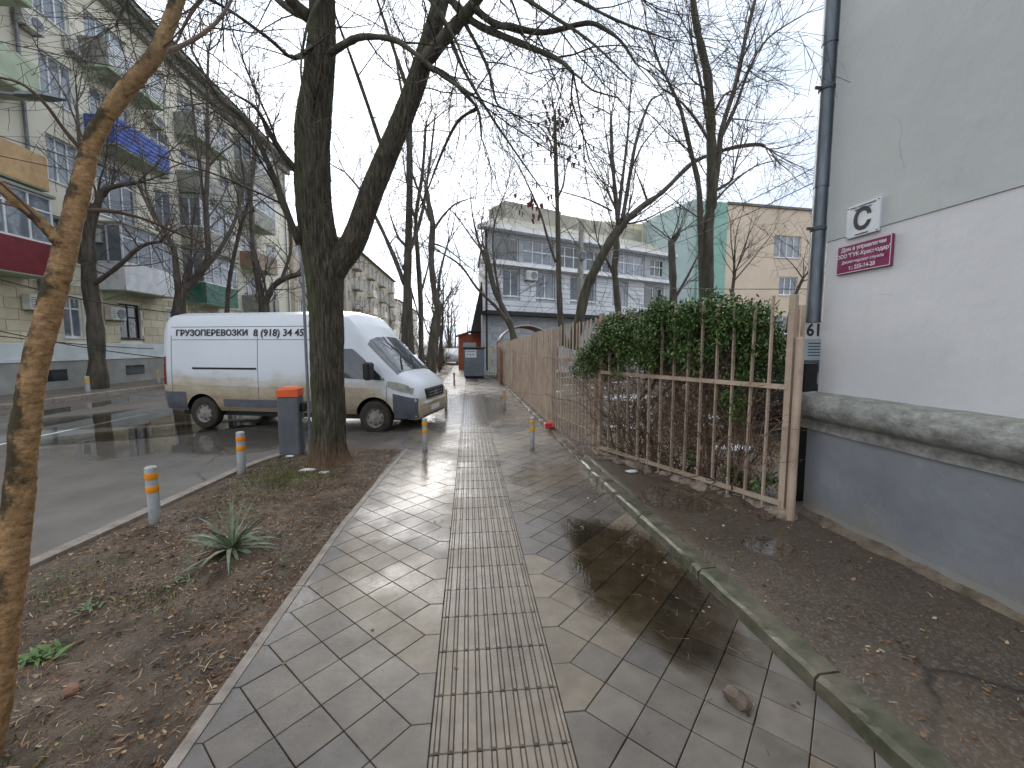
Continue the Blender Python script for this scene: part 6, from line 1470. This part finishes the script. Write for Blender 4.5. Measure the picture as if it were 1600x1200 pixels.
for _ in range(260):
    t = g.uniform(.13, 1.16); u = g.uniform(-.34 if t > .35 else -.12, .6) * (1 if t < .95 else .7); zt_ = topv(t) - .55 * (u / .6) ** 2
    if t > .98: zt_ -= (t - .98) * 2.2
    z = zt_ - abs(g.gauss(0, .26)); z = max(z, 1.38 + g.uniform(-.12, .22)); clumps.append((FA0 + fd * t + fn * (u + .12) + Vector((0, 0, z)), g.uniform(.10, .20)))
for _ in range(12):
    t = g.uniform(.17, .30); clumps.append((FA0 + fd * t + fn * g.uniform(.05, .4) + Vector((0, 0, g.uniform(.8, 1.5))), g.uniform(.07, .13)))
for _ in range(14):
    t = g.uniform(.0, .9); clumps.append((FA0 + fd * t + fn * g.uniform(.05, .5) + Vector((0, 0, g.uniform(.12, .4))), g.uniform(.05, .10)))
for c, r_ in clumps:
    for _ in range(int(1500 * r_)):
        p = c + rad() * r_ * g.uniform(.35, 1.05); d = (rad() + Vector((0, 0, -.25)) + (p - c).normalized() * .6).normalized(); n_ = (rad() * .7 + Vector((0, 0, 1))).normalized(); leaf(m, p - O_, d, n_, g.uniform(.035, .065), g.uniform(.008, .014))
m.build('foliage', M_LEAF, cl, kind='stuff')
m = MB(); oo = dict(dens=(0, 5, 4), rmin=.0022, seg=.14, wig=.26, up=.03)
for _ in range(130):
    t = g.uniform(.12, 1.02); p = FA0 + fd * t + fn * g.uniform(.02, .65) + Vector((0, 0, .1)); grow(m, p - O_, (Vector((g.gauss(0, .35), g.gauss(0, .35), 1))).normalized(), g.uniform(.9, 1.7), g.uniform(.004, .012), 2, g, oo)
for _ in range(5):
    t = g.uniform(.2, .8); p = FA0 + fd * t + fn * .25; pts_ = [p - O_ + Vector((g.gauss(0, .06) * i, g.gauss(0, .06) * i, .4 * i)) for i in range(5)]; m.tube(catmull(pts_, 4), .022, 6)
m.build('stems', M_TWIGB, cl)
m = MB()
for _ in range(5000):
    t = g.uniform(.06, 1.0); p = FA0 + fd * t + fn * g.uniform(.0, .7) + Vector((0, 0, g.uniform(.1, 1.3))); leaf(m, p - O_, rad(), rad(), g.uniform(.02, .045), g.uniform(.007, .013))
m.build('dead_leaves', M_DRYL, cl, kind='stuff')

# ================================================================ LITTER, GRASS, STONES
def soil_z(x, y):
    xa, xb = (min(BEDL(y), -2.93) if y < 6.4 else -2.95 + (y - 6.4) * .9), BEDR(y); s = (x - xa) / (xb - xa); e = min(1, max(0, min(s, 1 - s)) * 9)
    return .065 * e * (noise.fractal(Vector((x * 2.6, y * 2.6, 3.1)), .65, 2.2, 7) * .55 + .35) + .05 * e * noise.noise(Vector((x * .9, y * .9, 3.1))) - .012
def flake(m, p, L_, w, g, lift=.25):
    a = g.uniform(0, 2 * pi); d = Vector((cos(a), sin(a), g.gauss(0, lift))).normalized(); n_ = (Vector((0, 0, 1)) + rad() * .5).normalized(); s = d.cross(n_).normalized() * w
    q = p + d * L_ * .5 + n_ * L_ * g.uniform(-.08, .18); m.add([p - s, p + s, q + s, q - s, p + d * L_ + s * .5, p + d * L_ - s * .5], [(0, 1, 2, 3), (3, 2, 4, 5)])
m = MB(); m2 = MB(); g = random.Random(5)
n_ = 0
while n_ < 17000:
    y = .8 + 6.1 * g.random() ** 1.15; x = g.uniform(BEDL(y) + .05, BEDR(y) - .03)
    dn = noise.noise(Vector((x * 1.4, y * 1.4, 8))) + .55 * (x - BEDL(y)) / (BEDR(y) - BEDL(y))
    if g.random() > .45 + dn: continue
    p = Vector((x, y, soil_z(x, y) + .004)); n_ += 1
    if g.random() < .62: flake(m, p, g.uniform(.02, .075), g.uniform(.0008, .002), g, .15)
    else: flake(m2, p, g.uniform(.010, .032) * (1.8 if g.random() < .08 else 1), g.uniform(.003, .010), g, .3)
m.build('straw_litter', M_STRAW, label='brown straw and needles littering the soil bed', cat='litter', kind='stuff'); m2.build('leaf_litter', M_DRYL, label='small dead leaves littering the soil bed', cat='litter', kind='stuff')
m = MB(); g = random.Random(15)
for _ in range(2600):                                   # right-hand path and the foot of the fence
    if g.random() < .75:
        t = g.uniform(-.02, 1.35); p = FA0 + fd * t - fn * abs(g.gauss(0, .22)) + fn * .12; z = .085
    else: p = Vector((g.uniform(1.75, 3.15), g.uniform(1.2, 4.6), 0)); z = .085
    if p.x > 3.17 or p.x < kx(min(p.y, 5)) + .02: continue
    p.z = z + .012 * noise.noise(Vector((p.x * 1.2, p.y * 1.2, 2)))
    if g.random() < .5: flake(m, p, g.uniform(.02, .06), g.uniform(.001, .002), g, .1)
    else: flake(m, p, g.uniform(.012, .03), g.uniform(.004, .010), g, .25)
m.build('path_litter', M_DRYL, label='dead leaves and twigs scattered at the fence foot and path', cat='litter', kind='stuff')
m = MB()
for _ in range(240):                                    # on the tiles, mostly by the raised kerb
    x = 1.56 - abs(g.gauss(0, .34)); y = g.uniform(1.2, 5.5)
    if g.random() < .25: x = g.uniform(-1.1, 1.5)
    p = Vector((x, y, .004)); flake(m, p, g.uniform(.02, .11), g.uniform(.0006, .0015), g, .03) if g.random() < .7 else flake(m, p, g.uniform(.012, .028), g.uniform(.004, .009), g, .12)
m.build('straws_on_tiles', M_STRAW, label='loose straws and leaf bits lying on the tiles', cat='litter', kind='stuff')
m = MB(); g = random.Random(25)
def blade(p, h):
    a = g.uniform(0, 2 * pi); d = Vector((cos(a), sin(a), 0)); w = Vector((-sin(a), cos(a), 0)) * g.uniform(.0015, .003); ln = g.uniform(.2, .9)
    m.add([p - w, p + w, p + d * h * ln * .4 + w * .7 + Vector((0, 0, h * .6)), p + d * h * ln * .4 - w * .7 + Vector((0, 0, h * .6)), p + d * h * ln + Vector((0, 0, h * .8))], [(0, 1, 2, 3), (3, 2, 4)])
for cx, cy, rx, ry, n_ in ((-2.3, 5.55, .5, .6, 4200), (-2.75, 6.3, .2, .4, 700), (-2.5, 2.0, .3, .25, 260), (-2.1, 2.95, .25, .2, 260), (-2.7, 3.1, .3, .3, 300), (-1.9, 1.75, .25, .2, 200), (-2.6, 4.6, .3, .3, 350)):
    for _ in range(n_):
        x = g.gauss(cx, rx * .6); y = g.gauss(cy, ry * .6)
        if x < BEDL(y) + .03 or x > BEDR(y) - .05: continue
        blade(Vector((x, y, soil_z(x, y))), g.uniform(.015, .05))
m.build('grass', M_GRASS, label='thin winter grass in patches on the soil bed', cat='grass', kind='stuff')
def rock(r_, seed, sx=1, sy=1, sz=.7, sub=2):
    bm = bmesh.new(); bmesh.ops.create_icosphere(bm, subdivisions=sub, radius=1)
    for v in bm.verts:
        n1 = noise.noise(v.co * 1.3 + Vector((seed, 0, 0))); k = 1 + .38 * n1 + .15 * noise.noise(v.co * 3.5 + Vector((seed, 3, 0))); v.co = Vector((v.co.x * sx, v.co.y * sy, v.co.z * sz)) * k * r_
    bm.verts.index_update(); q = MB().add([v.co.copy() for v in bm.verts], [[v.index for v in f.verts] for f in bm.faces]); bm.free(); return q
M_ROCK = simple('brown_stone', (112, 98, 84), (76, 66, 56), .75, 14, bump=.006, bscale=60); M_RUB = simple('rubble', (148, 136, 122), (108, 96, 84), .85, 9, bump=.008, bscale=50, rnd=.15)
link('stone', rock(.058, 3, .8, 1.15, .6).mesh('stone', M_ROCK), None, 'dark brown stone lying alone on the beige tiles by the kerb', 'stone', None, None, (1.245, 1.77, .026), (0, 0, .4))
link('stone', rock(.035, 9, 1, .9, .8).mesh('stone', simple('pink_brick_bit', (150, 112, 96), (120, 88, 74), .8, 12)), None, 'pinkish broken brick bit lying on the soil bed', 'stone', None, None, (-1.93, 2.14, soil_z(-1.93, 2.14) + .012))
m = MB(); g = random.Random(35)
for k in range(120):
    y = g.uniform(1.2, 6.5); x = g.uniform(BEDL(y) + .1, BEDR(y) - .05); r_ = g.uniform(.006, .02); q = rock(r_, k, 1, 1, .7, 1); m.add([Vector(v) + Vector((x, y, soil_z(x, y) + r_ * .3)) for v in q.v], q.f)
m.build('clods', M_ROCK, label='small clods and pebbles scattered over the soil bed', cat='soil', kind='stuff')
rb = thing('broken_fence_footing', 'broken concrete footing and rubble under the bar fence', 'rubble', (0, 0, 0))
for k in range(26):
    t = k / 25 * 1.02; p = FA0 + fd * t + fn * g.gauss(.0, .05); r_ = g.uniform(.05, .11); rock(r_, k + 40, 1.2, .9, .7).build('stone', M_RUB, rb, loc=(p.x, p.y, .085 + r_ * .15), rot=(0, 0, g.uniform(0, 3)))
m = MB()
for k in range(40):
    t = k / 39 * 1.02; p = FA0 + fd * t
    for j in range(7):
        u = -.32 + j * .16; m.v.append((p.x + fn.x * u, p.y + fn.y * u, .055 + .065 * math.exp(-(u / .16) ** 2) + .025 * noise.noise(Vector((t * 9, u * 6, 4)))))
for k in range(39):
    for j in range(6): a = k * 7 + j; m.f.append((a, a + 7, a + 8, a + 1)); m.m.append(0)
m.build('soil_bank', M_SOIL, smooth=True, kind='structure')
# dirt fillet along the foot of the plastered wall
m = MB()
for k in range(80):
    y = -1 + 4.72 * k / 79; w = .03 + .05 * abs(noise.noise(Vector((y * 2.2, 0, 1))))
    for a, z in ((3.23, .17 + .03 * noise.noise(Vector((y * 3, 1, 1)))), (3.19 - w * .5, .105 + .012 * noise.noise(Vector((y * 6, 2, 1)))), (3.19 - w * 1.6, .066)): m.v.append((a, y, z))
for k in range(79):
    for j in range(2): a = k * 3 + j; m.f.append((a, a + 3, a + 4, a + 1)); m.m.append(0)
m.build('wall_foot_dirt', simple('pale_dirt', (124, 112, 97), (80, 69, 57), .85, 7, bump=.01, bscale=40, space='Position'), smooth=True, kind='structure')
# snow remnants
def snow(name, x, y, z, r_, seed, label, sz=.25):
    q = rock(r_, seed, 1.3, .8, sz); return q.build(name, M_SNOW, label=label, cat='snow', smooth=True, loc=(x, y, z))
snow('snow_lump', -2.18, 5.90, .01, .085, 4, 'dirty white snow lump at the left root of the big trunk'); snow('snow_lump', -1.88, 5.78, .01, .10, 6, 'thin snow remnant at the front foot of the big trunk', .15)
snow('snow_lump', -2.72, 6.70, .01, .05, 7, 'tiny snow lump in front of the barrier post'); snow('snow_lump', 2.02, 5.1, .11, .06, 8, 'small white snow lump on the rubble under the fence')
for i, (x, y, s_) in enumerate(((4.4, 6.6, .3), (6.2, 9.4, .6), (3.4, 8.6, .4), (8.5, 12, .9), (5.2, 13.5, .7))): snow('snow_patch', x, y, -.02, s_, 20 + i, ['snow patch in the yard close behind the fence', 'broad snow patch in the yard past the dark car', 'snow patch in the yard behind the climber', 'largest snow patch deep in the yard', 'snow patch in the yard below the arching tree'][i], .12)
MB().bbox((-.11, -.07, 0), (.11, .07, .11), .015).build('red_box', simple('red_plastic', (206, 56, 56), (180, 44, 46), .45, 5), label='small bright red plastic box on the ground at the fence foot', cat='box', loc=(1.58, 8.25, .06))

# ================================================================ YUCCA AND WEEDS
M_YUC = simple('yucca_leaf', (128, 138, 112), (84, 98, 72), .5, 5, (2, 2, 2), rnd=.2); M_YUD = simple('yucca_dead_leaf', (142, 104, 78), (108, 74, 54), .7, 5, rnd=.15)
def blade_mesh(L_, w, bend, mat, name='leaf', twist=0):
    m = MB(); n_ = 9
    for i in range(n_ + 1):
        t = i / n_; ww = w * (sin(pi * min(1, .12 + t * .9)) ** .7) * (1 - .5 * t ** 3); a = bend * t * t; x = L_ * (t - .12 * bend * t ** 3); z = L_ * (-.5 * a * t) 
        c_, s_ = cos(twist * t), sin(twist * t)
        for k in (-1, 0, 1): yy = k * ww; zz = (.35 * ww if k else 0); m.v.append((x, yy * c_ - zz * s_, z + yy * s_ + zz * c_))
    for i in range(n_):
        for k in range(2): a = i * 3 + k; m.f.append((a, a + 3, a + 4, a + 1)); m.m.append(0)
    me = m.mesh(name, mat); me.polygons.foreach_set('use_smooth', [True] * len(me.polygons)); return me
yu = thing('yucca', 'ragged grey green yucca rosette growing in the soil bed', 'plant', (-1.91, 3.52, soil_z(-1.91, 3.52)))
bl = [blade_mesh(.42, .016, .5, M_YUC), blade_mesh(.36, .019, 1.1, M_YUC, twist=.5), blade_mesh(.40, .014, .2, M_YUC, twist=-.3), blade_mesh(.30, .017, 1.6, M_YUC, twist=.8)]; bd = [blade_mesh(.36, .012, 1.3, M_YUD), blade_mesh(.30, .010, .9, M_YUD, twist=.6)]
g = random.Random(8)
for k in range(44):
    el = g.choice((8, 15, 25, 35, 50, 12)) + g.gauss(0, 6); az = k * 2.399 + g.gauss(0, .2); s_ = g.uniform(.7, 1.15)
    link('leaf', g.choice(bl), yu, loc=(.015 * cos(az), .015 * sin(az), .03 + el * .0004), rot=(g.gauss(0, .25), -radians(el), az), scale=(s_, g.uniform(.8, 1.2), s_))
for az, el, s_ in ((1.2, 72, 1.0), (1.9, 80, 1.05), (.6, 66, 1.15), (2.5, 62, .9), (1.5, 84, 1.1)): link('leaf', bl[2], yu, loc=(0, 0, .05), rot=(.3, -radians(el), az), scale=(s_, .8, 1))
for k in range(16): link('dead_leaf', g.choice(bd), yu, loc=(0, 0, .02), rot=(g.gauss(0, .4), -radians(g.uniform(-2, 10)), -2.6 + g.gauss(0, .7)), scale=(g.uniform(.6, 1.1),) * 3)
M_WEED = simple('fresh_weed', (106, 136, 74), (74, 102, 50), .5, 8, rnd=.2); M_WEEDG = simple('dusty_weed', (124, 140, 104), (92, 106, 76), .6, 8, rnd=.2)
wl = [blade_mesh(.11, .014, .9, M_WEED), blade_mesh(.09, .012, .5, M_WEED, twist=.3)]; wg = [blade_mesh(.10, .012, .8, M_WEEDG), blade_mesh(.08, .010, 1.2, M_WEEDG, twist=.4)]
for x, y, n_, s_, ls, lab in ((-2.33, 2.42, 46, 1.0, wl, 'bright green leafy weed low in the soil at lower left'), (-2.42, 2.85, 26, .75, wg, 'dusty green weed by the orange barked trunk'), (-2.05, 3.12, 16, .7, wg, 'small dusty weed below the yucca'), (-2.0, 2.8, 10, .5, wg, 'tiniest dusty weed in the middle of the soil bed')):
    w_ = thing('weed', lab, 'plant', (x, y, soil_z(x, y)))
    for k in range(n_): link('leaf', g.choice(ls), w_, loc=(g.gauss(0, .035), g.gauss(0, .03), .005), rot=(g.gauss(0, .3), -radians(g.uniform(5, 55)), g.uniform(0, 6.28)), scale=(s_ * g.uniform(.6, 1.2),) * 3)
